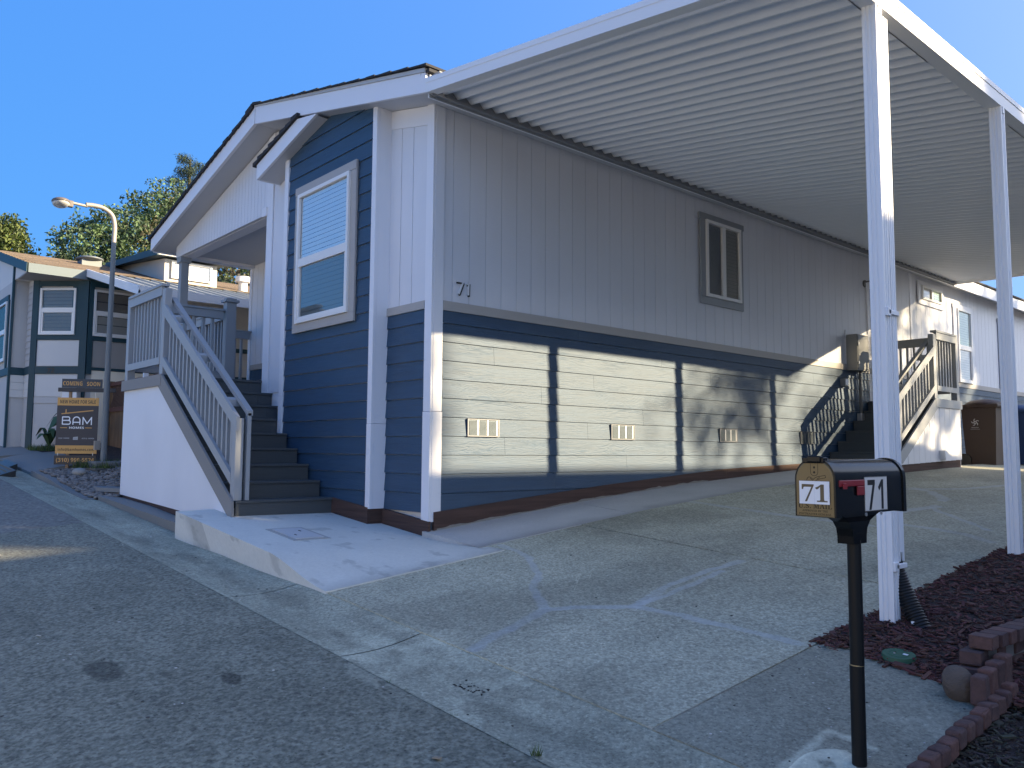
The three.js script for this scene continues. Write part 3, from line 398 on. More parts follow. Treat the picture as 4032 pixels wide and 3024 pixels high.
// roof: two slopes, rake boards, eaves, shingle edges
const ZR = 0.32, RK = 0.186;
{ const slopeSlab = (x0, y0, x1, y1, t0, t1) => prism([[x0, y0 + t0], [x1, y1 + t0], [x1, y1 + t1], [x0, y0 + t1]], 'z', -LEN - 0.3, ZR - 0.03);
  part(home, 'roof', [slopeSlab(-3.36, soff(-3.36), 0.29, roofR(0.29), 0.16, RK + 0.035), slopeSlab(-7.1, roofL(-7.1), -3.36, soff(-3.36), 0.16, RK + 0.035)], M.roofDark);
  part(home, 'rake_board', prism([[-3.345, roofR(-3.345)], [0.288, roofR(0.288)], [0.288, roofR(0.288) + RK], [-3.345, roofR(-3.345) + RK + 0.03]], 'z', ZR - 0.03, ZR), M.trim);
  part(home, 'rake_board', prism([[-7.1, roofL(-7.1)], [-3.58, roofL(-3.58)], [-3.36, roofL(-3.36)], [-3.352, roofR(-3.352) + 0.005], [-3.352, roofL(-3.352) + RK + 0.03], [-7.1, roofL(-7.1) + RK]], 'z', ZR - 0.034, ZR + 0.006), M.trim);
  part(home, 'drip_edge', [prism([[-3.36, roofR(-3.36) + RK + 0.032], [0.29, roofR(0.29) + RK + 0.003], [0.29, roofR(0.29) + RK + 0.04], [-3.36, roofR(-3.36) + RK + 0.06]], 'z', ZR - 0.03, ZR + 0.012)], M.drip);
  part(home, 'soffit', [prism([[-3.36, roofR(-3.36) + 0.004], [0.289, roofR(0.289) + 0.004], [0.289, roofR(0.289) + 0.016], [-3.36, roofR(-3.36) + 0.016]], 'z', -0.03, ZR - 0.03), prism([[-7.1, roofL(-7.1) + 0.004], [-3.36, roofL(-3.36) + 0.004], [-3.36, roofL(-3.36) + 0.016], [-7.1, roofL(-7.1) + 0.016]], 'z', -0.03, ZR - 0.03)], M.soffit);
  part(home, 'soffit', prism([[0.0, 3.283], [0.289, 3.205], [0.289, 3.217], [0.0, 3.295]], 'z', -LEN, -0.03), M.soffit);
  part(home, 'eave_board', box(0.286, 0.31, 3.17, 3.385, -LEN - 0.3, ZR - 0.035), M.trim);
  part(home, 'eave_board', box(-7.12, -7.1, roofL(-7.1) - 0.01, roofL(-7.1) + RK, -LEN - 0.3, ZR - 0.04), M.trim);
  // shingles along the rakes and the near eave
  const n1 = 26; for (let i = 0; i < n1; i++) { const xa = -3.42 + (0.33 + 3.42) * i / n1, xb = -3.42 + (0.33 + 3.42) * (i + 1) / n1, d = 0.006 * (i % 2) + rr(0, 0.006); const ya = roofR(xa) + RK + 0.05, yb = roofR(xb) + RK + 0.036; part(home, 'shingle', prism([[xa, ya + 0.002], [xb + 0.015, yb + 0.008], [xb + 0.015, yb + 0.026 + d * 0.6], [xa, ya + 0.012]], 'z', -0.6 + rr(-0.1, 0.1), ZR + 0.03 + d), M.roofDark); }
  for (let i = 0; i < n1; i++) { const xb = -3.38 - (7.16 - 3.38) * i / n1, xa = -3.38 - (7.16 - 3.38) * (i + 1) / n1, d = 0.006 * (i % 2) + rr(0, 0.006); const ya = roofL(xa) + RK + 0.0, yb = roofL(xb) + RK + 0.02; part(home, 'shingle', prism([[xa - 0.015, ya + 0.002], [xb, yb + 0.0], [xb, yb + 0.03], [xa - 0.015, ya + 0.05 + d]], 'z', -0.6 + rr(-0.1, 0.1), ZR + 0.03 + d), M.roofDark); }
  part(home, 'ridge_cap', prism([[-3.58, 4.21], [-3.36, 4.262], [-3.14, 4.22], [-3.14, 4.243], [-3.36, 4.30], [-3.58, 4.245]], 'z', -LEN, ZR + 0.034), M.roofDark);
  part(home, 'eave_shingle', box(0.2, 0.345, 3.392, 3.42, -LEN - 0.3, ZR), M.roofDark);
  // the small roof over the bay
  const bl = x => 3.285 + 0.25 * (x + 3.235);
  part(home, 'rake_board', prism([[-3.235, bl(-3.235)], [-1.755, bl(-1.755)], [-2.2, bl(-2.2) + 0.188], [-3.245, bl(-3.245) + 0.188]], 'z', ZR - 0.028, ZR + 0.003), M.trim);
  part(home, 'soffit', prism([[-3.23, bl(-3.23) + 0.003], [-1.8, bl(-1.8) + 0.003], [-1.8, bl(-1.8) + 0.015], [-3.23, bl(-3.23) + 0.015]], 'z', 0.0, ZR - 0.028), M.soffit);
  part(home, 'eave_board', box(-3.245, -3.22, bl(-3.23) - 0.004, bl(-3.23) + 0.19, 0.02, ZR - 0.03), M.trim);
  for (let i = 0; i < 8; i++) { const xa = -3.3 + 1.16 * i / 8, xb = -3.3 + 1.16 * (i + 1) / 8, d = 0.008 * (i % 2) + rr(0, 0.006); part(home, 'shingle', prism([[xa - 0.015, bl(xa) + 0.19], [xb, bl(xb) + 0.19], [xb, bl(xb) + 0.222], [xa - 0.015, bl(xa) + 0.236 + d]], 'z', 0.03, ZR + 0.026 + d), M.roofDark); }
}
// side windows
windowUnit(home, onSide(0.008), 4.31, 5.105, 2.004, 3.016, { type: 'slider', screenFirst: true, blind: M.blindFaint, screenBlind: M.blindNavy, trim: [0.108, 0.072, 0.098, 0.08, 0.022], trimMat: M.railShade });
windowUnit(home, onSide(0.008), 11.1, 12.02, 2.85, 3.116, { type: 'slider', screenFirst: true, blind: M.greenBlind, trim: [0.15, 0.1, 0.095, 0.08, 0.0], trimMat: M.trim, joined: true });
windowUnit(home, onSide(0.008), 12.77, 13.49, 1.41, 2.885, { type: 'hung', split: 0.48, blind: M.greenBlind, trim: [0.16, 0.05, 0.0, 0.085, 0.03], trimMat: M.trim, joined: true });
windowUnit(home, onSide(0.008), 15.3, 16.0, 1.41, 2.865, { type: 'hung', split: 0.48, trim: [0.16, 0.1, 0.06, 0.085, 0.03], trimMat: M.grey, joined: true });
part(home, 'corner_board', box(0.0, 0.02, 1.41, 3.3, -10.72, -10.62), M.trim);
// foundation vents
for (const [a0, a1] of [[0.414, 0.817], [2.472, 2.88], [4.58, 4.985], [6.62, 7.02]]) { const y0 = 0.134, y1 = 0.305; const v = part(home, 'foundation_vent', [box(0.018, 0.034, y0, y1, -a1, -a1 + 0.016), box(0.018, 0.034, y0, y1, -a0 - 0.016, -a0), box(0.018, 0.034, y1 - 0.01, y1, -a1 + 0.016, -a0 - 0.016), box(0.018, 0.034, y0, y0 + 0.012, -a1 + 0.016, -a0 - 0.016), ], M.vent); part(v, 'backing', box(0.0175, 0.0235, y0 + 0.01, y1 - 0.01, -a1 + 0.015, -a0 - 0.015), M.ventDark);
  for (let c = 0; c < 3; c++) { const s0 = a0 + 0.025 + c * 0.121, gs = []; for (let i = 0; i < 13; i++) { const y = y0 + 0.02 + i * 0.0107; gs.push(bar(V(0.029, y, -s0 - 0.095), V(0.029, y, -s0), 0.012, 0.003)); } part(v, 'louvres', gs, M.ventDark, { kind: 'stuff' }); part(v, 'mesh_strip', box(0.024, 0.029, y0 + 0.015, y1 - 0.012, -s0 - 0.118, -s0 - 0.098), M.steel); } }
// house number on the corner of the long wall: brushed metal strokes
{ const g7 = [bar(V(0.022, 1.615, -0.262), V(0.022, 1.615, -0.345), 0.02, 0.014), bar(V(0.022, 1.612, -0.342), V(0.022, 1.495, -0.292), 0.02, 0.016)], g1 = [bar(V(0.022, 1.618, -0.412), V(0.022, 1.495, -0.408), 0.02, 0.015), bar(V(0.022, 1.614, -0.410), V(0.022, 1.598, -0.388), 0.02, 0.012)];
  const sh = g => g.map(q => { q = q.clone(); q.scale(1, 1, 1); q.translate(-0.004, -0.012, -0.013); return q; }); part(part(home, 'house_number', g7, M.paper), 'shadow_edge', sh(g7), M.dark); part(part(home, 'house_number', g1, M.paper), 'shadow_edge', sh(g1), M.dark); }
// side door behind the stair landing
part(home, 'door', [rbox(0.0, 0.03, 0.86, 2.75, -9.62, -9.0)], mat([0.09, 0.1, 0.11], 0.4)); part(home, 'door_trim', [box(0, 0.024, 0.85, 2.82, -9.0, -8.9), box(0, 0.024, 0.85, 2.82, -9.72, -9.62), box(0, 0.026, 2.75, 2.84, -9.75, -8.87)], M.trim);

// ---------------------------------------------------------------- stairs: u runs up the flight, v is height, w points out from the wall
function stairs(t, P, bxs, n, rise, run, v0, w0, w1, land, opt) {
  // bxs(u0,u1,v0,v1,w0,w1) -> geometry, P(u,v,w) -> Vector3
  const top = v0 + rise * (n - 1), uL = run * (n - 1);
  for (let k = 0; k < n; k++) { const vt = v0 + rise * k, u = run * k, vb = k ? vt - rise + 0.0 : v0 - 0.4;
    part(t, 'riser', bxs(u + 0.012, u + 0.03, vb, vt - 0.026, w0, w1 - 0.02), M.deck);
    if (k < n - 1) part(t, 'tread', bxs(u - 0.006, u + run + 0.012, vt - 0.025, vt, w0 - 0.0, w1 - 0.01, true), M.deck); }
  part(t, 'landing', bxs(uL - 0.006, uL + land, top - 0.028, top, opt.wIn ?? w0, w1 - 0.01, true), M.deck);
  // skirt panel
  const poly = [[uL + land, top - 0.12], [uL + 0.05, top - 0.12], [0.06, v0 - 0.13], [0.03, opt.pb(0)], [uL + land, opt.pb(uL + land)]];
  part(t, 'side_panel', opt.pr(poly, w1 - 0.012, w1), M.panel);
  if (opt.grooves) for (let u = 0.3; u < uL + land; u += 0.2) { const hi = Math.min(top - 0.125, v0 - 0.13 + (u - 0.06) * rise / run); part(t, 'panel_board', bxs(u + 0.004, Math.min(uL + land - 0.004, u + 0.196), opt.pb(u + 0.1), hi, w1 - 0.001, w1 + 0.005), M.panel); }
  part(t, 'side_panel', bxs(uL + land - 0.012, uL + land, opt.floor(uL + land) - 0.2, top - 0.03, opt.wIn ?? w0, w1 - 0.012), M.panel);
  part(t, 'stringer', opt.pr([[-0.02, v0 - 0.165], [0.0, v0 - 0.002], [uL - 0.02, top], [uL + 0.07, top - 0.135], [0.05, v0 - 0.165]].sort((a, b) => 0), w1 + 0.004, w1 + 0.03), opt.str ?? M.stringer);
  part(t, 'fascia_board', bxs(uL - 0.02, uL + land + 0.02, top - 0.128, top + 0.003, w1 + 0.006, w1 + 0.034), opt.str ?? M.stringer);
  // sill boards
  part(t, 'sill_board', opt.pr([[uL + land + 0.0, opt.floor(uL + land) - 0.1], [uL + land, opt.pb(uL + land) + 0.01], [opt.sillEnd ?? 0.42, opt.pb(opt.sillEnd ?? 0.42) + 0.01], [opt.sillEnd ?? 0.42, opt.floor(0.42) - 0.1]], w1 - 0.04, w1 - 0.013 + (opt.sillOut ?? 0)), M.skirt);
  // sloped guard
  const s = rise / run, wr = w1 - 0.03, R = opt.rail, RL = opt.railLanding ?? R;
  const line = (u, c) => v0 + c + s * u;
  part(t, 'newel_post', bxs(0.02, 0.11, v0, v0 + 0.785, wr - 0.05, wr + 0.03, true), R);
  part(t, 'newel_post', bxs(uL + 0.03, uL + 0.14, top - 0.02, top + 1.02, wr - 0.05, wr + 0.03, true), R);
  const sl = (u0, u1, c, h, w, th) => opt.pr([[u0, line(u0, c)], [u1, line(u1, c)], [u1, line(u1, c) + h], [u0, line(u0, c) + h]], w - th / 2, w + th / 2);
  part(t, 'top_rail', sl(0.0, uL + 0.05, 0.665, 0.135, wr + 0.018, 0.034), R); part(t, 'bottom_rail', sl(0.11, uL + 0.05, 0.085, 0.105, wr + 0.016, 0.034), R);
  for (let u = 0.2; u < uL; u += 0.1145) part(t, 'baluster', opt.pr([[u - 0.018, line(u - 0.018, 0.12)], [u + 0.018, line(u + 0.018, 0.12)], [u + 0.018, line(u + 0.018, 0.72)], [u - 0.018, line(u - 0.018, 0.72)]], wr - 0.034, wr), R);
  // handrail on the inside with its end post
  part(t, 'handrail', [opt.pr([[0.02, line(0.02, 0.80)], [uL + 0.14, line(uL + 0.14, 0.80)], [uL + 0.14, line(uL + 0.14, 0.80) + 0.05], [0.02, line(0.02, 0.80) + 0.05]], wr - 0.135, wr - 0.075)], R);
  part(t, 'handrail_post', bxs(0.02, 0.075, v0 + 0.0, line(0.05, 0.81), wr - 0.125, wr - 0.085, true), R);
  for (const u of [0.3, 1.1, 1.9]) if (u < uL) part(t, 'handrail_bracket', opt.pr([[u - 0.022, line(u - 0.022, 0.735)], [u + 0.022, line(u + 0.022, 0.735)], [u + 0.022, line(u + 0.022, 0.80)], [u - 0.022, line(u - 0.022, 0.80)]], wr - 0.11, wr), R);
  // landing guard, outer side
  const guard = (u0, u1, bx, Rm) => { part(t, 'top_rail', bx(u0, u1, top + 0.945, top + 1.055, 0.0, 0.036), Rm); part(t, 'rail_cap', bx(u0 - 0.03, u1 + 0.03, top + 1.055, top + 1.085, -0.045, 0.05), Rm); part(t, 'bottom_rail', bx(u0, u1, top + 0.13, top + 0.212, 0.0, 0.036), Rm); const m = Math.round((u1 - u0) / 0.118); for (let i = 1; i < m; i++) { const u = u0 + (u1 - u0) * i / m; part(t, 'baluster', bx(u - 0.017, u + 0.017, top + 0.15, top + 1.0, -0.034, 0.0), Rm); } };
  guard(uL + 0.14, uL + land - 0.09, (a, b, c, d, e, f) => bxs(a, b, c, d, wr + e, wr + f), RL);
  part(t, 'newel_post', bxs(uL + land - 0.1, uL + land, top - 0.02, top + 1.06, wr - 0.06, wr + 0.034, true), RL);
  return { top, uL, wr, guard };
}
{ const x0 = -1.433, t = thing('entry_stairs', 'grey composite front stairs with white skirt and baluster railing beside blue bay', 'stairs', null, [-1.433, -0.66, 0.7]);
  const bxs = (u0, u1, v0, v1, w0, w1, r) => (r ? rbox : box)(x0 - u1, x0 - u0, v0, v1, w0, w1);
  const pr = (pts, w0, w1) => prism(pts.map(([u, v]) => [x0 - u, v]).reverse(), 'z', w0, w1);
  const S = stairs(t, null, bxs, 9, 0.168, 0.265, -0.491, 0.19, 1.23, 1.42, { wIn: -0.02, pr, floor: u => -0.85 + 0.0655 * u, pb: u => -0.7195 + 0.039 * u, rail: M.rail, sillEnd: 0.42, sillOut: 0.0 });
  // return guard along the landing's far side, and posts
  const gz2 = (a, b, c, d, e, f) => rbox(-4.985 + e, -4.985 + f + 0.03, c, d, a, b, 0.003);
  S.guard(0.0, 1.12, gz2, M.railShade);
  part(t, 'newel_post', rbox(-5.0, -4.88, 0.85, 2.04, -0.17, -0.03), M.railShade); part(t, 'post_cap', [rbox(-5.03, -4.85, 2.04, 2.075, -0.2, 0.0), rbox(-5.0, -4.88, 2.075, 2.1, -0.17, -0.03)], M.railShade);
  S.guard(-6.64, -5.02, (a, b, c, d, e, f) => rbox(a, b, c, d, -0.07 + e, -0.07 + f + 0.01, 0.003), M.rail);
  S.guard(-1.16, -0.15, (a, b, c, d, e, f) => rbox(-6.74 + e, -6.74 + f + 0.02, c, d, a, b, 0.003), M.railShade);
  // wall-side steps reach the house wall where the bay ends
  part(t, 'riser', [6, 7, 8].map(k => box(x0 - 0.265 * k - 0.03, x0 - 0.265 * k - 0.012, -0.491 + 0.168 * (k - 1), -0.491 + 0.168 * k - 0.026, 0.01, 0.189)), M.deck); part(t, 'tread', [6, 7].map(k => rbox(x0 - 0.265 * k - 0.277, x0 - 0.265 * k + 0.006, -0.516 + 0.168 * k, -0.491 + 0.168 * k, 0.01, 0.189)), M.deck);
}
{ const z0 = -7.47, t = thing('side_stairs', 'grey side stairs with white skirt and railing at the long wall under the carport', 'stairs', null, [0.5, -0.2, -7.47]);
  const bxs = (u0, u1, v0, v1, w0, w1, r) => (r ? rbox : box)(w0, w1, v0, v1, z0 - u1, z0 - u0);
  const pr = (pts, w0, w1) => prism(pts.map(([u, v]) => [z0 - u, v]).reverse(), 'x', w0, w1);
  const S = stairs(t, null, bxs, 6, 0.166, 0.266, 0.019, 0.03, 1.07, 1.02, { pr, floor: u => -0.30 + 0.035 * u, pb: u => -0.165 + 0.031 * u, rail: M.rail, str: M.rail, grooves: true, sillEnd: -0.15, sillOut: 0.0 });
  S.guard(0.05, 0.95, (a, b, c, d, e, f) => rbox(a, b, c, d, -9.79 + e, -9.79 + f, 0.003), M.railShade);
  const hood = prism([[-8.9, 0.05], [-8.96, 0.05], [-9.17, -0.06], [-9.15, -0.09], [-8.93, -0.09]], 'x', 1.07, 1.16); part(t, 'vent_hood', hood, M.alum);
}

// ---------------------------------------------------------------- carport
{ const t = thing('carport', 'white metal carport with ribbed roof on slim fluted posts beside the home', 'carport', null, [4.0, -1.0, -0.35]);
  const yb = x => 3.20 - 0.133 * (x - 0.3), farX = z => Math.min(4.03, 0.33 + (z + 11.9) / 0.665);
  const prof = [[0, 0.09], [0.010, 0.09], [0.028, 0.0], [0.046, 0.0], [0.145, 0.088], [0.155, 0.09]];
  for (let i = 0; ; i++) { const z0 = 0.25 - 0.155 * (i + 1); if (z0 < -11.75) break; const x1 = farX(z0 + 0.08); const pos = [], idx = [], uv = []; const x0 = 0.328;
    const NX = 6; for (let s = 0; s <= NX; s++) for (const [pz, py] of prof) { const x = x0 + (x1 - x0) * s / NX; pos.push(x, yb(x) + 0.035 + py + 0.0018 * Math.sin(x * 5.3 + i * 1.7) * (py === 0 ? 1 : 0.3), z0 + pz); uv.push(x, z0 + pz); }
    const m = prof.length; for (let s = 0; s < NX; s++) for (let j = 0; j < m - 1; j++) { const a = s * m + j; idx.push(a, a + 1, a + m, a + 1, a + m + 1, a + m); }
    const g = new THREE.BufferGeometry(); g.setAttribute('position', new THREE.Float32BufferAttribute(pos, 3)); g.setAttribute('uv', new THREE.Float32BufferAttribute(uv, 2)); g.setIndex(idx); const q = g.toNonIndexed(); q.computeVertexNormals(); part(t, 'roof_pan', q, M.alumPan); }
  // front fascia with its rolled lips
  const slopeX = (x0, x1, d0, d1, z0, z1) => prism([[x0, yb(x0) + d0], [x1, yb(x1) + d0], [x1, yb(x1) + d1], [x0, yb(x0) + d1]], 'z', z0, z1);
  part(t, 'front_fascia', [slopeX(0.305, 4.055, 0.0, 0.045, 0.30, 0.336), slopeX(0.305, 4.055, 0.045, 0.088, 0.296, 0.332), slopeX(0.305, 4.055, 0.088, 0.132, 0.30, 0.336), slopeX(0.305, 4.05, 0.0, 0.012, 0.24, 0.30)], M.alum);
  const ob = yb(4.05);
  part(t, 'outer_beam', [box(4.02, 4.052, ob, ob + 0.045, -9.5, 0.334), box(4.02, 4.047, ob + 0.045, ob + 0.1, -9.5, 0.334), box(4.02, 4.052, ob + 0.1, ob + 0.14, -9.5, 0.334), box(3.95, 4.02, ob + 0.004, ob + 0.014, -9.5, 0.3), box(3.95, 3.958, ob + 0.004, ob + 0.05, -9.5, 0.3)], M.alum);
  part(t, 'support_beam', box(3.955, 4.015, ob + 0.015, ob + 0.04, -9.5, 0.29), M.alum);
  part(t, 'wall_hanger', [box(0.311, 0.328, 3.168, 3.35, -11.9, 0.295), box(0.328, 0.365, 3.18, 3.192, -11.9, 0.29), box(0.311, 0.46, 3.35, 3.362, -11.9, 0.29)], M.hanger);
  // rear fascia, cut on the skew
  { const a = V(0.33, yb(0.33) + 0.065, -11.9), b = V(4.03, yb(4.03) + 0.065, -9.46); part(t, 'rear_fascia', bar(a, b, 0.03, 0.15), M.alum); }
  // fluted posts
  const flute = []; { const w = 0.085, q = [[0, 0], [0.02, 0], [0.024, -0.007], [0.034, -0.007], [0.038, 0], [0.047, 0], [0.051, -0.007], [0.061, -0.007], [0.065, 0], [0.085, 0]]; for (let s = 0; s < 4; s++) for (const [a, d] of q.slice(0, -1)) { const c = s === 0 ? [a, w + d] : s === 1 ? [w + d, w - a] : s === 2 ? [w - a, -d] : [-d, a]; flute.push(c); } }
  for (const zc of [-0.31, -2.47, -4.64, -6.81, -8.98]) { const y0 = G0(4, zc) - 0.06, pts = flute.map(([a, b]) => [3.965 + a, zc - 0.085 + b]); part(t, 'post', prism(pts, 'y', y0, ob + 0.012), M.alum); part(t, 'post_bracket', [box(3.96, 4.056, ob - 0.05, ob + 0.0, zc - 0.06, zc - 0.03)], M.alum); }
  // downspout strapped behind the first post
  const ds = []; { const q = [[0, 0], [0.014, 0], [0.018, 0.005], [0.026, 0.005], [0.030, 0], [0.042, 0], [0.046, 0.005], [0.054, 0.005], [0.058, 0], [0.072, 0]]; const w = 0.072, dpt = 0.062; for (const [a, d] of q) ds.push([3.975 + a, -0.398 - d]); for (const [a, d] of q) ds.push([3.975 + w + 0.006 - d, -0.398 - a * dpt / w]); ds.push([3.975, -0.398 - dpt]); }
  part(t, 'downspout', prism(ds, 'y', -0.62, ob - 0.05), M.alum);
  for (const y of [0.84, -0.63]) part(t, 'pipe_strap', [rbox(3.96, 4.066, y - 0.028, y + 0.0, -0.468, -0.33), rbox(4.05, 4.066, y - 0.04, y + 0.012, -0.36, -0.31)], M.alum);
}
{ // black corrugated drain hose from the downspout
  const t = thing('drain_hose', 'black corrugated drain hose running from the downspout into mulch', 'drain hose', null, [4.16, -1.02, -0.43]);
  const c = new THREE.CatmullRomCurve3([V(4.012, -0.57, -0.432), V(4.016, -0.66, -0.43), V(4.035, -0.74, -0.43), V(4.09, -0.86, -0.42), V(4.165, -0.99, -0.40), V(4.19, -1.04, -0.395)]), n = 150, m = 14, pos = [], idx = [];
  const fr = c.computeFrenetFrames(n, false);
  for (let i = 0; i <= n; i++) { const p = c.getPointAt(i / n), u = i / n, ru = 0.041 + 0.010 * sstep(0.1, 0.3, u), r = ru + (u > 0.14 && u < 0.96 ? 0.0045 * Math.sin(i * Math.PI * 2 / 5) : 0); for (let j = 0; j < m; j++) { const a = j / m * 2 * Math.PI; const q = p.clone().addScaledVector(fr.normals[i], Math.cos(a) * r).addScaledVector(fr.binormals[i], Math.sin(a) * r); pos.push(q.x, q.y, q.z); } }
  for (let i = 0; i < n; i++) for (let j = 0; j < m; j++) { const a = i * m + j, b = i * m + (j + 1) % m; idx.push(a, b, a + m, b, b + m, a + m); }
  const g = new THREE.BufferGeometry(); g.setAttribute('position', new THREE.Float32BufferAttribute(pos, 3)); g.setIndex(idx); g.computeVertexNormals(); part(t, 'hose', g, M.rubber);
  part(t, 'tape', (() => { const q = new THREE.CylinderGeometry(0.052, 0.053, 0.02, 16, 1, true, 0.2, 1.5); q.rotateZ(0.42); q.translate(4.115, -0.955, -0.405); return q; })(), M.paper); }

// ---------------------------------------------------------------- things on the long wall
{ const t = thing('electric_meter', 'grey electric meter cabinet with conduit on the wall left of side steps', 'electric meter', null, [0.1, 1.3, -8.25]);
  part(t, 'backboard', box(0.009, 0.02, 1.36, 1.965, -8.9, -8.11), M.white); part(t, 'cabinet', rbox(0.02, 0.2, 1.31, 1.885, -8.52, -8.12), M.meter);
  part(t, 'cover', rbox(0.2, 0.208, 1.33, 1.875, -8.5, -8.14), M.meter); part(t, 'latch', [rbox(0.205, 0.22, 1.7, 1.76, -8.16, -8.135), rbox(0.205, 0.22, 1.4, 1.45, -8.16, -8.135)], M.steel);
  part(t, 'conduit', new THREE.CylinderGeometry(0.022, 0.022, 0.7, 12).translate(0.07, 0.96, -8.47), M.meterDark); part(t, 'outlet_box', rbox(0.03, 0.1, 0.5, 0.64, -8.52, -8.41), M.steel); }
{ const t = thing('hose_bib', 'small outlet box on blue planks beside the stair shadow', 'outlet box', null, [0.03, 1.0, -7.95]); part(t, 'housing', rbox(0.012, 0.09, 1.05, 1.17, -8.03, -7.9), M.meter); part(t, 'cover', rbox(0.09, 0.1, 1.06, 1.16, -8.02, -7.91), M.steel); }
{ const t = thing('wall_lantern', 'dark wall lantern on the long wall above side stairs', 'wall light', null, [0.1, 2.8, -8.9]);
  part(t, 'arm', [new THREE.CylinderGeometry(0.06, 0.06, 0.02, 16).rotateZ(Math.PI / 2).translate(0.015, 2.82, -8.85), new THREE.CylinderGeometry(0.012, 0.012, 0.16, 8).rotateZ(Math.PI / 2).translate(0.09, 2.85, -8.85)], M.meterDark);
  part(t, 'cage', [new THREE.ConeGeometry(0.075, 0.07, 6).translate(0.17, 2.87, -8.85), new THREE.CylinderGeometry(0.05, 0.06, 0.02, 6).translate(0.17, 2.655, -8.85), ...[0, 1, 2, 3, 4, 5].map(i => new THREE.CylinderGeometry(0.005, 0.005, 0.17, 5).translate(0.17 + 0.055 * Math.cos(i), 2.75, -8.85 + 0.055 * Math.sin(i)))], M.meterDark);
  part(t, 'glass', new THREE.CylinderGeometry(0.048, 0.042, 0.16, 10, 1, true).translate(0.17, 2.75, -8.85), M.lampLens); }
function bin(name, label, cx, cz, y0, m, w, d, h, logo, at = 0) {
  const t = thing(name, label, 'wheelie bin', null, [cx, y0, cz]);
  const pts = [[-w / 2 * 0.84, 0.0], [w / 2 * 0.84, 0.0], [w / 2, h], [-w / 2, h]];
  const g = new THREE.BoxGeometry(w, h, d, 1, 4, 1); const p = g.attributes.position; for (let i = 0; i < p.count; i++) { const k = 0.82 + 0.18 * ((p.getY(i) + h / 2) / h); p.setX(i, p.getX(i) * k); p.setZ(i, p.getZ(i) * k); } g.translate(cx, y0 + h / 2 + 0.04, cz); part(t, 'body', metric(g), m);
  part(t, 'rim', rbox(cx - w / 2 - 0.02, cx + w / 2 + 0.03, y0 + h - 0.02, y0 + h + 0.045, cz - d / 2 - 0.02, cz + d / 2 + 0.02, 0.015), m);
  const lid = new THREE.SphereGeometry(1, 20, 8, 0, Math.PI * 2, 0, Math.PI / 2); lid.scale(w / 2 * 1.08, 0.1, d / 2 * 1.1); lid.translate(cx, y0 + h + 0.045, cz); part(t, 'lid', lid, m);
  part(t, 'handle', bar(V(cx + w / 2 + 0.08, y0 + h + 0.0, cz - d * 0.36), V(cx + w / 2 + 0.08, y0 + h, cz + d * 0.36), 0.03, 0.03), m);
  for (const s of [-1, 1]) part(t, 'wheel', new THREE.CylinderGeometry(0.12, 0.12, 0.06, 20).rotateX(Math.PI / 2).translate(cx - w / 2 + 0.02, y0 + 0.12, cz + s * (d / 2 * 0.86)), M.rubber);
  if (logo) part(t, 'logo', (() => { const q = new THREE.PlaneGeometry(0.2, 0.24); q.rotateX(-0.075); q.translate(cx - 0.06, y0 + h * 0.70, cz + d / 2 * 0.972 + 0.004); return q; })(), new THREE.MeshStandardMaterial({ map: logo, transparent: true, alphaTest: 0.4, roughness: 0.6 }));
  return t;
}
const binLogo = canvasTex(256, 300, (g, w, h) => { g.clearRect(0, 0, w, h); g.strokeStyle = '#c9c4bf'; g.lineWidth = 17; for (let i = 0; i < 5; i++) { const a = i / 5 * 2 * Math.PI - Math.PI / 2; g.beginPath(); g.arc(w / 2 + 48 * Math.cos(a), 95 + 48 * Math.sin(a), 26, a + 2.2, a + 6.3); g.stroke(); } g.fillStyle = '#c9c4bf'; g.font = 'bold 30px sans-serif'; g.textAlign = 'center'; g.fillText('RECOLOGY', w / 2, 222); g.fillRect(30, 245, w - 60, 6); });
bin('brown_cart', 'brown wheelie bin with white pinwheel mark beyond the side stairs', 0.79, -11.8, -0.235, M.binBrown, 0.58, 0.66, 1.08, binLogo);
bin('blue_cart', 'blue wheelie bin partly hidden behind the brown one', 1.02, -12.75, -0.22, M.binBlue, 0.58, 0.66, 1.0, null);

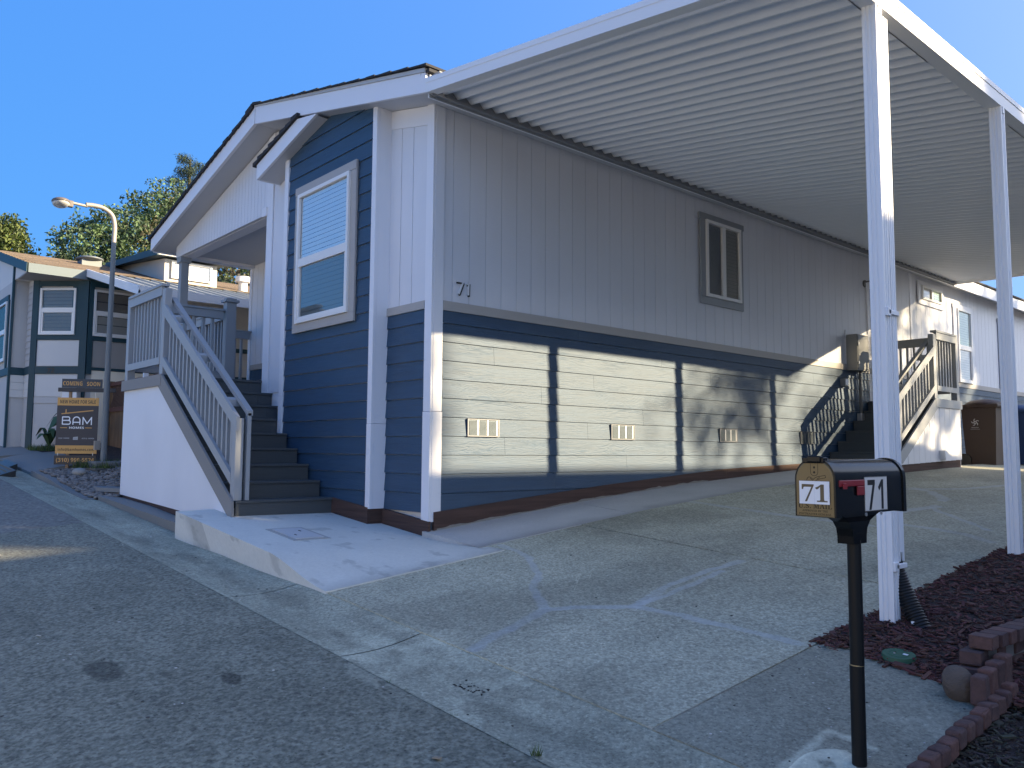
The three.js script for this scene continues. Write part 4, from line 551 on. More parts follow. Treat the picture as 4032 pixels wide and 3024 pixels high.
// ---------------------------------------------------------------- mailbox
{ const X0 = 4.503, X1 = 4.653, xc = 4.578, ZF = 1.55, ZB = 0.945, yB = -0.238, yS = -0.098, r = 0.075, t = thing('mailbox', 'black arched mailbox with brass door on a black post at the driveway', 'mailbox', null, [4.58, -1.2, 1.26]);
  const arch = (rr2, yb) => { const p = []; for (let i = 0; i <= 18; i++) { const a = Math.PI * i / 18; p.push([xc + rr2 * Math.cos(a), yS + rr2 * 1.0 * Math.sin(a)]); } p.push([xc - rr2, yb], [xc + rr2, yb]); return p; };
  const smooth = g => { const p = g.attributes.position, n = g.attributes.normal; for (let i = 0; i < p.count; i++) if (Math.abs(n.getZ(i)) < 0.5 && p.getY(i) > yS - 1e-4) { const v = V(p.getX(i) - xc, p.getY(i) - yS, 0).normalize(); n.setXYZ(i, v.x, v.y, 0); } return g; };
  part(t, 'body', smooth(prism(arch(r, yB + 0.006), 'z', ZB, ZF - 0.03)), M.boxBlack);
  part(t, 'rim', smooth(prism(arch(r + 0.005, yB), 'z', ZF - 0.05, ZF - 0.004)), M.boxBlack); part(t, 'rim', smooth(prism(arch(r + 0.005, yB), 'z', ZB - 0.004, ZB + 0.02)), M.boxBlack);
  const doorTex = canvasTex(512, 760, (g, w, h) => { g.fillStyle = '#a8946c'; g.fillRect(0, 0, w, h); g.strokeStyle = 'rgba(20,15,8,.9)'; g.fillStyle = 'rgba(20,15,8,.85)'; g.lineWidth = 6; g.beginPath(); g.moveTo(206, 60); g.lineTo(206, 170); g.arc(256, 170, 50, Math.PI, 0, true); g.lineTo(306, 60); g.stroke();
    for (const y of [110, 175]) { g.beginPath(); g.arc(256, y, 15, 0, 7); g.fill(); }
    g.lineWidth = 7; g.beginPath(); g.moveTo(150, 280); g.bezierCurveTo(170, 210, 210, 240, 240, 270); g.bezierCurveTo(280, 220, 340, 230, 400, 210); g.lineTo(410, 240); g.bezierCurveTo(360, 260, 310, 250, 270, 290); g.moveTo(200, 250); g.lineTo(235, 285); g.moveTo(290, 262); g.lineTo(330, 240); g.stroke();
    g.font = 'bold 92px serif'; g.textAlign = 'center'; g.fillText('U.S. MAIL', w / 2, 648); g.font = 'bold 36px serif'; g.fillText('APPROVED BY THE', w / 2, 692); g.fillText('POSTMASTER GENERAL', w / 2, 734); });
  { const sh = new THREE.Shape(arch(r - 0.004, yB + 0.004).map(p => new THREE.Vector2(...p))); const g = new THREE.ExtrudeGeometry(sh, { depth: 0.012, bevelEnabled: true, bevelSize: 0.003, bevelThickness: 0.003, bevelSegments: 2 }); g.translate(0, 0, ZF - 0.016); const p = g.attributes.position, uv = g.attributes.uv; for (let i = 0; i < p.count; i++) uv.setXY(i, (p.getX(i) - xc + r) / (2 * r), (p.getY(i) - yB) / (yS + r - yB)); part(t, 'door', g, new THREE.MeshStandardMaterial({ map: doorTex, color: C(0.42, 0.42, 0.41), roughness: 0.38, metalness: 0.45, side: THREE.DoubleSide })); }
  part(t, 'latch', [rbox(xc - 0.022, xc + 0.03, yS + r - 0.012, yS + r + 0.012, ZF - 0.01, ZF + 0.012), rbox(xc - 0.045, xc + 0.04, yS + r - 0.016, yS + r + 0.007, ZF - 0.03, ZF + 0.004)], M.boxBlack);
  const num = (bg, fg, font) => canvasTex(320, 256, (g, w, h) => { g.fillStyle = bg; g.fillRect(0, 0, w, h); g.fillStyle = fg; g.textAlign = 'center'; g.textBaseline = 'middle'; g.font = font; g.fillText('7', w * 0.28, h * 0.53); g.fillText('1', w * 0.74, h * 0.53); g.fillStyle = 'rgba(0,0,0,.12)'; g.fillRect(w / 2, 0, 2, h); });
  const st = num('#eceae9', '#57482f', 'bold 270px serif');
  const q = new THREE.BoxGeometry(0.119, 0.085, 0.0012); q.translate(4.579, -0.1475, ZF + 0.0035); part(t, 'number_sticker', q, new THREE.MeshStandardMaterial({ map: st, roughness: 0.35 }), { label: 'white sticker with house number on the brass door' });
  const st2 = canvasTex(256, 190, (g, w, h) => { g.fillStyle = '#d2cdc6'; g.fillRect(0, 0, w, h); g.strokeStyle = '#55504a'; g.lineWidth = 3; g.strokeRect(2, 2, w - 4, h - 4); g.fillStyle = '#0b0b0c'; g.textAlign = 'center'; g.textBaseline = 'middle'; g.save(); g.font = 'bold 236px sans-serif'; for (const [c, x] of [['7', 0.29], ['1', 0.74]]) { g.save(); g.translate(w * x, h * 0.545); g.scale(0.72, 0.98); g.fillText(c, 0, 0); g.restore(); } g.restore(); });
  const s2 = new THREE.BoxGeometry(0.196, 0.133, 0.0012); s2.rotateY(Math.PI / 2); s2.translate(X1 + 0.0015, -0.1575, 1.21); part(t, 'number_sticker', s2, new THREE.MeshStandardMaterial({ map: st2, roughness: 0.5 }), { label: 'pale sticker with black house number on the box side' });
  part(t, 'flag', [rbox(X1 + 0.002, X1 + 0.009, -0.125, -0.101, 1.318, 1.52), rbox(X1 + 0.002, X1 + 0.009, -0.16, -0.125, 1.318, 1.378), rbox(X1 + 0.009, X1 + 0.014, -0.134, -0.112, 1.47, 1.5)], M.red);
  part(t, 'bolt', [1.3, 1.17].map(z => new THREE.CylinderGeometry(0.007, 0.007, 0.004, 10).rotateZ(Math.PI / 2).translate(X1 + 0.002, -0.235, z)), M.steel);
  // cast bracket flaring to the box, then the post
  const bl = []; { const prof = [[0.155, yB], [0.13, yB - 0.008], [0.09, yB - 0.028], [0.064, yB - 0.055], [0.056, yB - 0.085], [0.054, yB - 0.115]]; const g = new THREE.BufferGeometry(), pos = [], ix = [], n = prof.length; for (let i = 0; i < n; i++) { const [hz, y] = prof[i], hx = 0.033 + (i < 2 ? 0.006 : 0); pos.push(xc - hx, y, 1.262 - hz, xc + hx, y, 1.262 - hz, xc + hx, y, 1.262 + hz, xc - hx, y, 1.262 + hz); } for (let i = 0; i < n - 1; i++) for (let j = 0; j < 4; j++) { const a = i * 4 + j, b = i * 4 + (j + 1) % 4; ix.push(a, b, a + 4, b, b + 4, a + 4); } const e = (n - 1) * 4; ix.push(e, e + 1, e + 2, e, e + 2, e + 3); g.setAttribute('position', new THREE.Float32BufferAttribute(pos, 3)); g.setIndex(ix); bl.push(metric(g)); }
  part(t, 'bracket', bl, M.boxBlack);
  part(t, 'post', merge([new THREE.CylinderGeometry(0.0265, 0.0265, 0.48, 24).translate(4.585, -0.34 - 0.24, 1.262), new THREE.CylinderGeometry(0.0275, 0.0275, 0.42, 24).translate(4.583, -0.82 - 0.21, 1.262)]), M.poleBlack);
  part(t, 'post_ring', new THREE.CylinderGeometry(0.0278, 0.0278, 0.004, 24).translate(4.583, -0.82, 1.262), M.brass);
}

// ---------------------------------------------------------------- planting bed on the right: mulch, bricks, boulder, lid
const mulchY = (x, z) => G0(x, z) + 0.03 * sstep(0.25, -0.15, z) * sstep(3.82, 4.0, x) + 0.015 * fbm(x * 5, z * 5, 3);
{ const edge = z => 3.84 + (z > 0.1 ? 0.02 : 0), pts = [];
  solo('mulch_bed', (() => { const g = sheet(3.845, 7.5, -9, 0.34, 60, 120, (x, z) => { const lim = 0.14 + 0.10 * sstep(3.84, 4.6, x) + 0.04 * (fbm(x * 8, 3, 2) - 0.5); return mulchY(x, z) - 0.09 * sstep(lim - 0.06, lim + 0.02, z); }); return g; })(), M.soil, 'dark reddish bark mulch bed to the right of the driveway', 'mulch', null, 'stuff');
  const gs = [], col = []; const chip = (x, y, z, s, dark) => { if (rnd() < 0.07) s *= 1.9; const g = new THREE.BoxGeometry(s * rr(0.8, 2.2), s * rr(0.12, 0.3), s * rr(0.3, 0.6)); g.rotateZ(rr(-0.35, 0.35)); g.rotateX(rr(-0.35, 0.35)); g.rotateY(rr(0, 6.3)); g.translate(x, y, z); const q = ni(g), n = q.attributes.position.count, c = new Float32Array(n * 3), v = rr(0.5, 1.5), hue = rnd(); for (let i = 0; i < n; i++) { c[i * 3] = (dark ? 0.055 : 0.085) * v; c[i * 3 + 1] = (dark ? 0.045 : 0.034) * v * (0.8 + 0.5 * hue); c[i * 3 + 2] = (dark ? 0.036 : 0.03) * v; } q.setAttribute('color', new THREE.BufferAttribute(c, 3)); gs.push(q); };
  for (let i = 0; i < 9000; i++) { const z = 0.26 - Math.pow(rnd(), 1.6) * 5, x = 3.83 + Math.pow(rnd(), 1.2) * 1.25; const lim = 0.14 + 0.10 * sstep(3.84, 4.6, x) + 0.05 * (fbm(x * 8, 3, 2) - 0.5); if (z > lim + 0.02) continue; chip(x, mulchY(x, z) + rr(0.0, 0.012), z, rr(0.012, 0.03)); }
  for (let i = 0; i < 40; i++) chip(rr(3.8, 4.0), G0(4, 0.05) + 0.012, rr(-0.05, 0.3), rr(0.012, 0.025));
  solo('bark_chips', merge(gs.splice(0)), new THREE.MeshStandardMaterial({ vertexColors: true, roughness: 0.95 }), 'reddish brown bark chips scattered over the bed right of the driveway', 'bark chips', null, 'stuff');
  // rough bed beyond the brick edging
  struct('ground', sheet(4.765, 7.5, -0.1, 1.62, 12, 12, (x, z) => G0(x, z) - 0.045 + 0.02 * fbm(x * 9, z * 9, 3)), M.soil, 'dark leaf-strewn bed behind the brick edging');
  for (let i = 0; i < 2600; i++) { const x = 4.8 + Math.pow(rnd(), 1.3) * 0.9, z = rr(-0.05, 1.5); chip(x, G0(x, z) - 0.03 + rr(0, 0.015), z, rr(0.008, 0.024), true); }
  solo('leaf_litter', merge(gs), new THREE.MeshStandardMaterial({ vertexColors: true, roughness: 0.95 }), 'dark chips and dead leaves behind the small brick edging', 'leaf litter', null, 'stuff');
}
{ const t = thing('brick_wall', 'low stepped red brick retaining wall holding the mulch', 'brick wall', null, [4.65, -1.09, 0.1]);
  const ang = 0.045; const br = (x, y, z, lx, ly, lz) => { const g = new RoundedBoxGeometry(lx * rr(0.98, 1.01), ly, lz * rr(0.98, 1.0), 1, 0.005); g.rotateY(rr(-0.012, 0.012) + ang); g.translate(x + rr(-0.003, 0.003), y, z); const q = ni(g), uv = q.attributes.uv, p = q.attributes.position, n = q.attributes.normal, o = rnd() * 3; for (let i = 0; i < p.count; i++) { const ax = Math.abs(n.getX(i)), ay = Math.abs(n.getY(i)); uv.setXY(i, (ax > 0.6 ? p.getZ(i) : p.getX(i)) + o, (ay > 0.6 ? p.getZ(i) : p.getY(i)) + o); } return q; };
  const px = z => 4.618 - 0.055 * (z - 0.2) * -1 * -1 + 0.0; const tones = [M.brick, ...[[0.85, 0.9, 0.95], [1.15, 1.05, 1.0], [0.8, 0.8, 0.85]].map(c => { const m = M.brick.clone(); m.color = C(...c); return m; })];
  for (let k = 0; k < 14; k++) { const z = 0.13 - k * 0.103; part(t, 'brick', br(4.635 + 0.03 - 0.055 * z, -0.885, z, 0.105, 0.062, 0.096), tones[(k * 7) % 4]); }
  for (let k = 0; k < 8; k++) { const z = 0.13 - k * 0.204; part(t, 'brick', br(4.63 - 0.05 * z, -0.955, z, 0.1, 0.062, 0.196), tones[(k * 5 + 1) % 4]); part(t, 'brick', br(4.63 - 0.05 * z, -1.025, z + 0.03, 0.1, 0.062, 0.196), tones[(k * 3 + 2) % 4]); part(t, 'brick', br(4.63 - 0.05 * z, -1.095, z + 0.0, 0.1, 0.062, 0.196), tones[(k * 3) % 4]); }
  part(t, 'mortar', bar(V(4.632, -1.03, 0.14), V(4.706, -1.03, -1.4), 0.076, 0.2), M.mortar);
  
  const e = thing('brick_edging', 'row of small tumbled bricks edging the bed beside the boulder', 'brick edging', null, [4.78, -1.15, 0.7]);
  const eb = (x, y, z, l, h, rot, tilt) => { const g = new RoundedBoxGeometry(0.062, h, l, 2, 0.014); const p = g.attributes.position; for (let i = 0; i < p.count; i++) { const n = vn(p.getX(i) * 90 + z * 7, p.getZ(i) * 90 + p.getY(i) * 70) - 0.5; p.setXYZ(i, p.getX(i) + n * 0.007, p.getY(i) + n * 0.006, p.getZ(i) + n * 0.006); } g.rotateX(tilt); g.rotateY(rot); g.translate(x, y, z); return metric(g); };
  for (let k = 0; k < 13; k++) { const z = 1.3 - k * 0.093; part(e, 'brick', eb(4.785 - 0.012 * (k / 12), G0(4.785, z) + 0.022 + rr(-0.006, 0.006), z, 0.088, 0.075, rr(-0.12, 0.12), rr(-0.1, 0.1)), tones[(k * 3 + 2) % 4]); }
  for (let k = 0; k < 4; k++) { const z = 0.40 - k * 0.098; part(e, 'brick', eb(4.725, G0(4.73, z) + 0.075 + 0.006 * k, z, 0.092, 0.13, rr(-0.1, 0.1), rr(-0.05, 0.05)), tones[(k + 1) % 4]); }
  const b = new THREE.IcosahedronGeometry(1, 5), p = b.attributes.position; for (let i = 0; i < p.count; i++) { const d = V(p.getX(i), p.getY(i), p.getZ(i)), n = 1 + 0.16 * (fbm(d.x * 1.7 + 5, d.y * 1.7 + d.z * 1.3, 3) - 0.5) + 0.02 * (fbm(d.x * 9, d.y * 9 + d.z * 7, 2) - 0.5); p.setXYZ(i, d.x * 0.07 * n, d.y * 0.088 * n, d.z * 0.075 * n); } b.rotateZ(0.12); b.rotateY(0.5); b.translate(4.622, -1.052, 0.36); b.computeVertexNormals(); solo('boulder', metricS(b), M.boulder, 'rounded brown boulder at the end of the low brick wall', 'boulder'); }
function metricS(g) { const p = g.attributes.position, n = g.attributes.normal, uv = new Float32Array(p.count * 2); for (let i = 0; i < p.count; i++) { uv[i * 2] = p.getX(i) + p.getZ(i) * 0.7; uv[i * 2 + 1] = p.getY(i) + p.getZ(i) * 0.3; } g.setAttribute('uv', new THREE.BufferAttribute(uv, 2)); return g; }
{ const t = thing('valve_cover', 'round green plastic valve lid on the edge of the mulch', 'drain lid', null, [4.25, -1.04, 0.115]); const y = G0(4.25, 0.115) + 0.028, tilt = g => { g.rotateX(0.10); g.rotateZ(-0.07); g.translate(4.25, y, 0.115); return g; };
  part(t, 'lid', tilt(new THREE.CylinderGeometry(0.078, 0.083, 0.022, 40)), M.lidGreen); part(t, 'ring', tilt(new THREE.TorusGeometry(0.05, 0.0018, 6, 40).rotateX(Math.PI / 2).translate(0, 0.0115, 0)), M.lidGreen); part(t, 'tag', tilt(new THREE.BoxGeometry(0.024, 0.001, 0.018).translate(0.03, 0.0125, -0.01)), M.paper); part(t, 'clip', tilt(new THREE.BoxGeometry(0.008, 0.006, 0.008).translate(-0.018, 0.0125, 0.01)), M.steel); }

// ---------------------------------------------------------------- street lamp, sale sign, fence, flyer box
{ const t = thing('street_lamp', 'grey street lamp with curved arm and cobra head in front of fence', 'street lamp', null, [-7.35, -0.28, 0.8]);
  part(t, 'pole', [new THREE.CylinderGeometry(0.034, 0.047, 3.5, 20).translate(-7.35, -0.28 + 1.75, 0.8)], M.lampPole); part(t, 'foot', rbox(-7.58, -7.12, -0.34, -0.2, 0.62, 0.98, 0.02), M.kerb);
  part(t, 'arm', new THREE.TubeGeometry(new THREE.CatmullRomCurve3([V(-7.35, 3.2, 0.8), V(-7.35, 3.5, 0.805), V(-7.35, 3.63, 0.85), V(-7.35, 3.71, 0.97), V(-7.35, 3.725, 1.1), V(-7.35, 3.715, 1.22)]), 30, 0.035, 14), M.lampArm);
  part(t, 'bracket_arm', new THREE.CylinderGeometry(0.022, 0.022, 0.26, 10).rotateX(Math.PI / 2 - 0.05).translate(-7.35, 3.7, 1.33), M.lampArm); part(t, 'clamp', rbox(-7.39, -7.31, 3.63, 3.73, 1.4, 1.47, 0.01), M.lampHead);
  part(t, 'lamp_head', new THREE.SphereGeometry(1, 24, 12).scale(0.17, 0.055, 0.125).translate(-7.35, 3.69, 1.565), M.lampHead); part(t, 'lens', new THREE.SphereGeometry(1, 24, 8, 0, 6.3, Math.PI / 2, Math.PI / 2).scale(0.17, 0.07, 0.115).translate(-7.35, 3.668, 1.565), M.lampLens);
  part(t, 'control_box', rbox(-7.47, -7.40, -0.03, 0.11, 0.84, 0.92), M.lampArm); part(t, 'control_box', rbox(-7.42, -7.38, 0.0, 0.08, 0.78, 0.84), M.lampPole); }
{ const t = thing('sale_sign', 'dark and orange home-for-sale sign panels hanging from a post by street lamp', 'sale sign', null, [-7.968, -0.31, 1.165]); t.scale.x = 0.9; t.rotation.y = THREE.MathUtils.degToRad(58.6); ORG.set(t, V(0, 0, 0));
  const S = (n, g, m, e) => part(t, n, g, m, e), B = (x0, x1, y0, y1, z0, z1) => rbox(x0, x1, y0, y1, z0, z1, 0.003);
  const face = (x0, x1, y0, y1, z, tex) => { const g = new THREE.BoxGeometry(x1 - x0, y1 - y0, 0.004); g.translate((x0 + x1) / 2, (y0 + y1) / 2, z); return [g, new THREE.MeshStandardMaterial({ map: tex, roughness: 0.5 })]; };
  S('post', B(-0.02, 0.025, -0.1, 1.22, -0.045, -0.008), M.stake); S('beam', B(-0.19, 0.745, 1.185, 1.248, -0.03, 0.012), M.signDark);
  const OR = '#d3a05a', DK = '#3d3b40';
  const text = (g, s, x, y, size, color, weight = 'bold', sp = 0, maxw) => { g.font = `${weight} ${size}px sans-serif`; g.fillStyle = color; g.textAlign = 'center'; g.textBaseline = 'middle'; if (maxw) { const w = g.measureText(s).width; g.save(); g.translate(x, y); g.scale(maxw / w, 1); g.fillText(s, 0, 0); g.restore(); } else g.fillText(s, x, y); };
  S('panel', ...face(-0.135, 0.52, 1.25, 1.388, 0, canvasTex(768, 160, (g, w, h) => { g.fillStyle = '#3b4249'; g.fillRect(0, 0, w, h); text(g, 'COMING', 205, 82, 104, OR, 'bold', 0, 380); text(g, 'SOON', 600, 86, 104, OR, 'bold', 0, 265); })));
  S('panel', ...face(-0.19, 0.477, 0.22, 1.093, 0.004, canvasTex(768, 1004, (g, w, h) => { g.fillStyle = DK; g.fillRect(0, 0, w, h); g.fillStyle = OR; g.fillRect(0, 0, w, 142); g.fillRect(0, 856, w, 148); text(g, 'NEW HOME FOR SALE', 380, 74, 88, '#35322f', 'bold', 0, 670);
    g.strokeStyle = OR; g.lineWidth = 19; g.beginPath(); g.moveTo(84, 292); g.lineTo(672, 226); g.stroke(); g.beginPath(); g.moveTo(166, 210); g.lineTo(166, 280); g.stroke();
    g.strokeStyle = '#f2f4f6'; g.lineWidth = 20; g.lineJoin = 'round'; g.beginPath(); g.moveTo(108, 478); g.lineTo(108, 348); g.lineTo(200, 348); g.arc(210, 378, 31, -1.4, 1.4); g.lineTo(112, 410); g.moveTo(205, 410); g.arc(222, 444, 34, -1.5, 1.55); g.lineTo(104, 478); g.stroke();
    g.beginPath(); g.moveTo(304, 486); g.lineTo(304, 410); g.arc(368, 410, 64, Math.PI, 0); g.lineTo(432, 486); g.moveTo(304, 442); g.lineTo(432, 442); g.stroke(); g.beginPath(); g.moveTo(488, 488); g.lineTo(488, 352); g.lineTo(566, 462); g.lineTo(646, 352); g.lineTo(646, 488); g.stroke();
    text(g, 'HOMES', 374, 540, 52, '#f2f4f6', 'bold', 0, 285); g.fillStyle = OR; g.fillRect(72, 534, 128, 13); g.fillRect(532, 534, 128, 13);
    g.globalAlpha = 0.75; text(g, 'CSLB 1109999', 150, 728, 30, '#cfd2d6', 'bold', 0, 200); text(g, 'HCD EL 1099999', 596, 730, 30, '#cfd2d6', 'bold', 0, 230); g.fillStyle = '#d8dbde'; g.beginPath(); g.moveTo(318, 756); g.lineTo(320, 708); g.lineTo(408, 698); g.lineTo(408, 756); g.fill(); g.fillStyle = DK; g.fillRect(330, 722, 66, 4); g.fillRect(330, 736, 66, 4); g.globalAlpha = 1;
    text(g, 'info@bamhomes.com', 384, 930, 66, '#4a3a26', 'bold', 0, 680); })));
  S('panel', ...face(-0.2, 0.472, 0.052, 0.194, 0.004, canvasTex(768, 164, (g, w, h) => { g.fillStyle = '#3c3735'; g.fillRect(0, 0, w, h); text(g, '(310) 990-5524', 384, 84, 96, OR, 'bold', 0, 700); })));
  for (const [x, y0, y1] of [[-0.135, 1.085, 1.19], [0.42, 1.085, 1.19], [-0.145, 0.19, 0.232], [0.415, 0.19, 0.232]]) S('hanger', B(x - 0.006, x + 0.006, y0, y1, -0.002, 0.008), M.steel);
  const f = thing('letter_box', 'white wall letter box with raised lid left of the sale sign', 'letter box', null, [-11.1, 1.0, 0.4]); f.rotation.y = Math.PI / 4; ORG.set(f, V(0, 0, 0));
  part(f, 'tray', rbox(-0.14, 0.16, -0.15, 0.08, -0.02, 0.12, 0.01), M.paper); part(f, 'lid', (() => { const g = rbox(-0.15, 0.17, 0, 0.014, 0, 0.15, 0.004); g.rotateX(0.25); g.translate(0, 0.085, -0.02); return g; })(), M.paper); }
{ const z = -0.25, t = thing('lattice_fence', 'brown board fence topped with diagonal lattice beside the front stairs', 'fence', null, [-9.2, -0.2, -0.25]);
  for (let x = -10.95; x < -6.95; x += 0.15) part(t, 'board', box(x, x + 0.144, -0.02 , 0.70, z - 0.02, z + rr(-0.002, 0.003)), M.fence);
  part(t, 'base_board', box(-10.97, -6.9, -0.6, -0.02, z - 0.02, z + 0.01), M.fenceRed); part(t, 'rail', box(-10.97, -6.9, 0.70, 0.78, z - 0.03, z + 0.03), M.fenceRed); part(t, 'rail', box(-10.97, -6.9, 1.2, 1.27, z - 0.03, z + 0.03), M.fenceRed);
  part(t, 'base_rail', box(-10.97, -6.9, -0.08, -0.02, z + 0.01, z + 0.04), M.fence); part(t, 'post', box(-11.0, -10.92, -0.4, 1.3, z - 0.05, z + 0.05), M.fence);
  for (let i = 0; i < 50; i++) { const x = -11.3 + i * 0.088; for (const s of [1, -1]) { let xa = x, xb = x + 0.42; if (xa < -10.95 || xb > -6.92) continue; part(t, 'lattice_strip', bar(V(s > 0 ? xa : xb, 0.78, z + s * 0.006), V(s > 0 ? xb : xa, 1.2, z + s * 0.006), 0.008, 0.042), M.lattice); } } }

// ---------------------------------------------------------------- the home at the left, number 72
{ const t = thing('white_home', 'white mobile home with dark teal trim and angled bay left of the lamp', 'mobile home', null, [-12, 0, 0.2]);
  const EX = -10.95, top = x => 3.3 + 0.25 * (EX - x), xr = -14.65;
  const body = [[-17.9, 1.25], [-12.3, 1.25], [-12.3, 0.99], [-11.77, 0.99], [-11.02, 0.23], [-11.02, -3.2], [-11.77, -3.6], [-11.77, -17], [-17.9, -17]];
  part(t, 'wall', prism(body, 'y', -0.6, 3.3), M.wall72);
  part(t, 'gable_wall', prism([[-17.9, 3.3], [-11.3, 3.3], [-11.3, 3.33], [xr, 4.16], [-17.9, 3.4]], 'z', -17, 1.25), M.panel72);
  const k = Math.SQRT1_2, D = (a0, a1, y0, y1, d0, d1) => { const g = rbox(a0, a1, y0, y1, d0, d1, 0.003); g.rotateY(Math.PI / 4); g.translate(-11.77, 0, 0.99); return g; }; // along the angled face
  const E = (a0, a1, y0, y1, d0, d1) => rbox(-11.0 + d0, -11.0 + d1, y0, y1, 0.21 - a1, 0.21 - a0, 0.003);
  // teal frame
  part(t, 'trim_board', [D(-0.02, 0.1, -0.1, 3.4, 0, 0.03), D(0.1, 1.0, 3.13, 3.235, 0, 0.028), D(0.1, 1.0, 2.08, 2.175, 0, 0.028), D(0.1, 1.0, 1.42, 1.565, 0, 0.028), D(0.955, 1.1, -0.1, 3.24, 0, 0.03), D(0.78, 0.955, 2.1, 3.2, 0, 0.027), D(0.1, 0.14, 2.1, 3.2, 0, 0.027)], M.teal);
  part(t, 'trim_board', [E(0.0, 0.09, 1.42, 3.24, 0, 0.0301), E(0.09, 3.4, 3.13, 3.235, 0, 0.028), E(0.09, 3.4, 2.08, 2.17, 0, 0.028), E(0.09, 3.4, 1.5, 1.555, 0, 0.028)], M.teal);
  part(t, 'trim_board', [rbox(-12.33, -12.26, -0.1, 3.6, 1.24, 1.285), rbox(-18, -12.3, 1.42, 1.57, 1.25, 1.28), rbox(-12.28, -11.78, 1.42, 1.57, 0.99, 1.02), rbox(-12.29, -12.26, 1.42, 1.57, 1.0, 1.25), rbox(-14.5, -12.66, 2.95, 3.06, 1.25, 1.28), rbox(-12.71, -12.6, 1.57, 2.95, 1.25, 1.28)], M.teal);
  part(t, 'wall_panel', [D(0.12, 0.95, 1.575, 2.07, 0, 0.012)], M.panel72); part(t, 'wall_panel', E(0.1, 1.7, 1.56, 2.07, 0, 0.012), M.panel72g); part(t, 'wall_panel', [D(0.1, 0.95, 0.98, 1.41, 0, 0.012)], M.panel72); part(t, 'wall_panel', [D(0.1, 1.04, 3.24, 3.4, 0, 0.01)], M.panel72g); part(t, 'wall_panel', E(0, 3.4, 3.24, 3.38, 0, 0.01), M.panel72g);
  part(t, 'wall_panel', E(0.1, 3.6, -0.1, 1.498, 0.004, 0.012), M.cream);
  part(t, 'wall_trim', [D(0.1, 0.95, 0.85, 0.97, 0, 0.016), D(0.1, 0.955, -0.1, 0.84, 0, 0.009)], M.wall72);
  for (let i = 0; i < 14; i++) { const y = 1.58 + i * 0.122; const g = prism([[-12.26, y], [-11.8, y], [-11.8, y + 0.12], [-12.26, y + 0.12]], 'z', 0.99, 0.998); const p = g.attributes.position; for (let q = 0; q < p.count; q++) p.setZ(q, p.getZ(q) + 0.014 * (y + 0.12 - p.getY(q)) / 0.12); part(t, 'clapboard', metric(g), M.wall72); }
  for (const y of [0.98, 1.13, 1.28]) { part(t, 'clapboard', box(-12.255, -11.8, y, y + 0.145, 0.99, 1.004), M.panel72); part(t, 'clapboard', box(-12.3, -12.27, y, y + 0.145, 1.0, 1.24), M.panel72); }
  windowUnit(t, D, 0.14, 0.86, 2.178, 3.09, { type: 'hung', split: 0.53, joined: true, pitch: 0.075, blind: M.blindFaint, screenBlind: M.blindFaint });
  windowUnit(t, E, 0.08, 1.15, 2.165, 3.075, { type: 'hung', split: 0.5, joined: true, pitch: 0.16, blind: mat([0.16, 0.15, 0.14], 0.6) });
  windowUnit(t, (a0, a1, y0, y1, d0, d1) => rbox(a0, a1, y0, y1, 1.25 + d0, 1.25 + d1, 0.003), -14.3, -12.72, 1.72, 2.93, { type: 'hung', split: 0.5, noBlind: true, dull: true });
  // 72 in dull bronze on the teal band
  const nt = canvasTex(128, 96, (g, w, h) => { g.clearRect(0, 0, w, h); g.fillStyle = '#4a3d30'; g.font = 'bold 92px sans-serif'; g.textAlign = 'center'; g.textBaseline = 'middle'; g.fillText('72', w / 2, h / 2 + 4); }); { const g = new THREE.PlaneGeometry(0.2, 0.13); g.translate(0.42, 1.492, 0.033); g.rotateY(Math.PI / 4); g.translate(-11.77, 0, 0.99); part(t, 'house_number', g, new THREE.MeshStandardMaterial({ map: nt, transparent: true, alphaTest: 0.4, roughness: 0.6 })); }
  // roof, fascia, vents
  const rs = (x0, x1) => prism([[x0, top(x0) + 0.06], [x1, top(x1) + 0.06], [x1, top(x1) + 0.12], [x0, top(x0) + 0.12]], 'z', -17.2, 1.28); const tl = x => 3.3 + 0.25 * (x + 18.35);
  const roof = part(t, 'roof', [rs(xr, EX), prism([[-18.35, tl(-18.35) + 0.06], [xr, top(xr) + 0.06], [xr, top(xr) + 0.12], [-18.35, tl(-18.35) + 0.12]], 'z', -17.2, 1.28)], M.shingle);
  // shingle tabs on the slope that faces us
  const tabs = []; for (let c = 0; c < 26; c++) { const xa = EX + 0.03 - c * 0.143, y0 = top(xa) + 0.121; for (let z = 1.3 - (c % 2) * 0.16; z > -6.5;) { const w = rr(0.18, 0.34), z1 = z - w; const v = rr(0.75, 1.2), q = prism([[xa - 0.15, y0 + 0.0375 + 0.004], [xa, y0 + 0.002], [xa, y0 + 0.012], [xa - 0.15, y0 + 0.0375 + 0.008]], 'z', z1 + 0.006, z); const n = q.attributes.position.count, cc = new Float32Array(n * 3); for (let i = 0; i < n; i++) { cc[i * 3] = v; cc[i * 3 + 1] = v; cc[i * 3 + 2] = v; } q.setAttribute('color', new THREE.BufferAttribute(cc, 3)); tabs.push(q); z = z1; } }
  const sm = M.shingle.clone(); sm.vertexColors = true; part(roof, 'shingles', merge(tabs), sm, { kind: 'stuff' });
  part(t, 'fascia', box(EX, EX + 0.03, top(EX) - 0.06, top(EX) + 0.115, 0.28, 1.3), M.tealFascia); part(t, 'fascia', box(EX, EX + 0.03, top(EX) - 0.06, top(EX) + 0.10, -17, 0.28), M.teal);
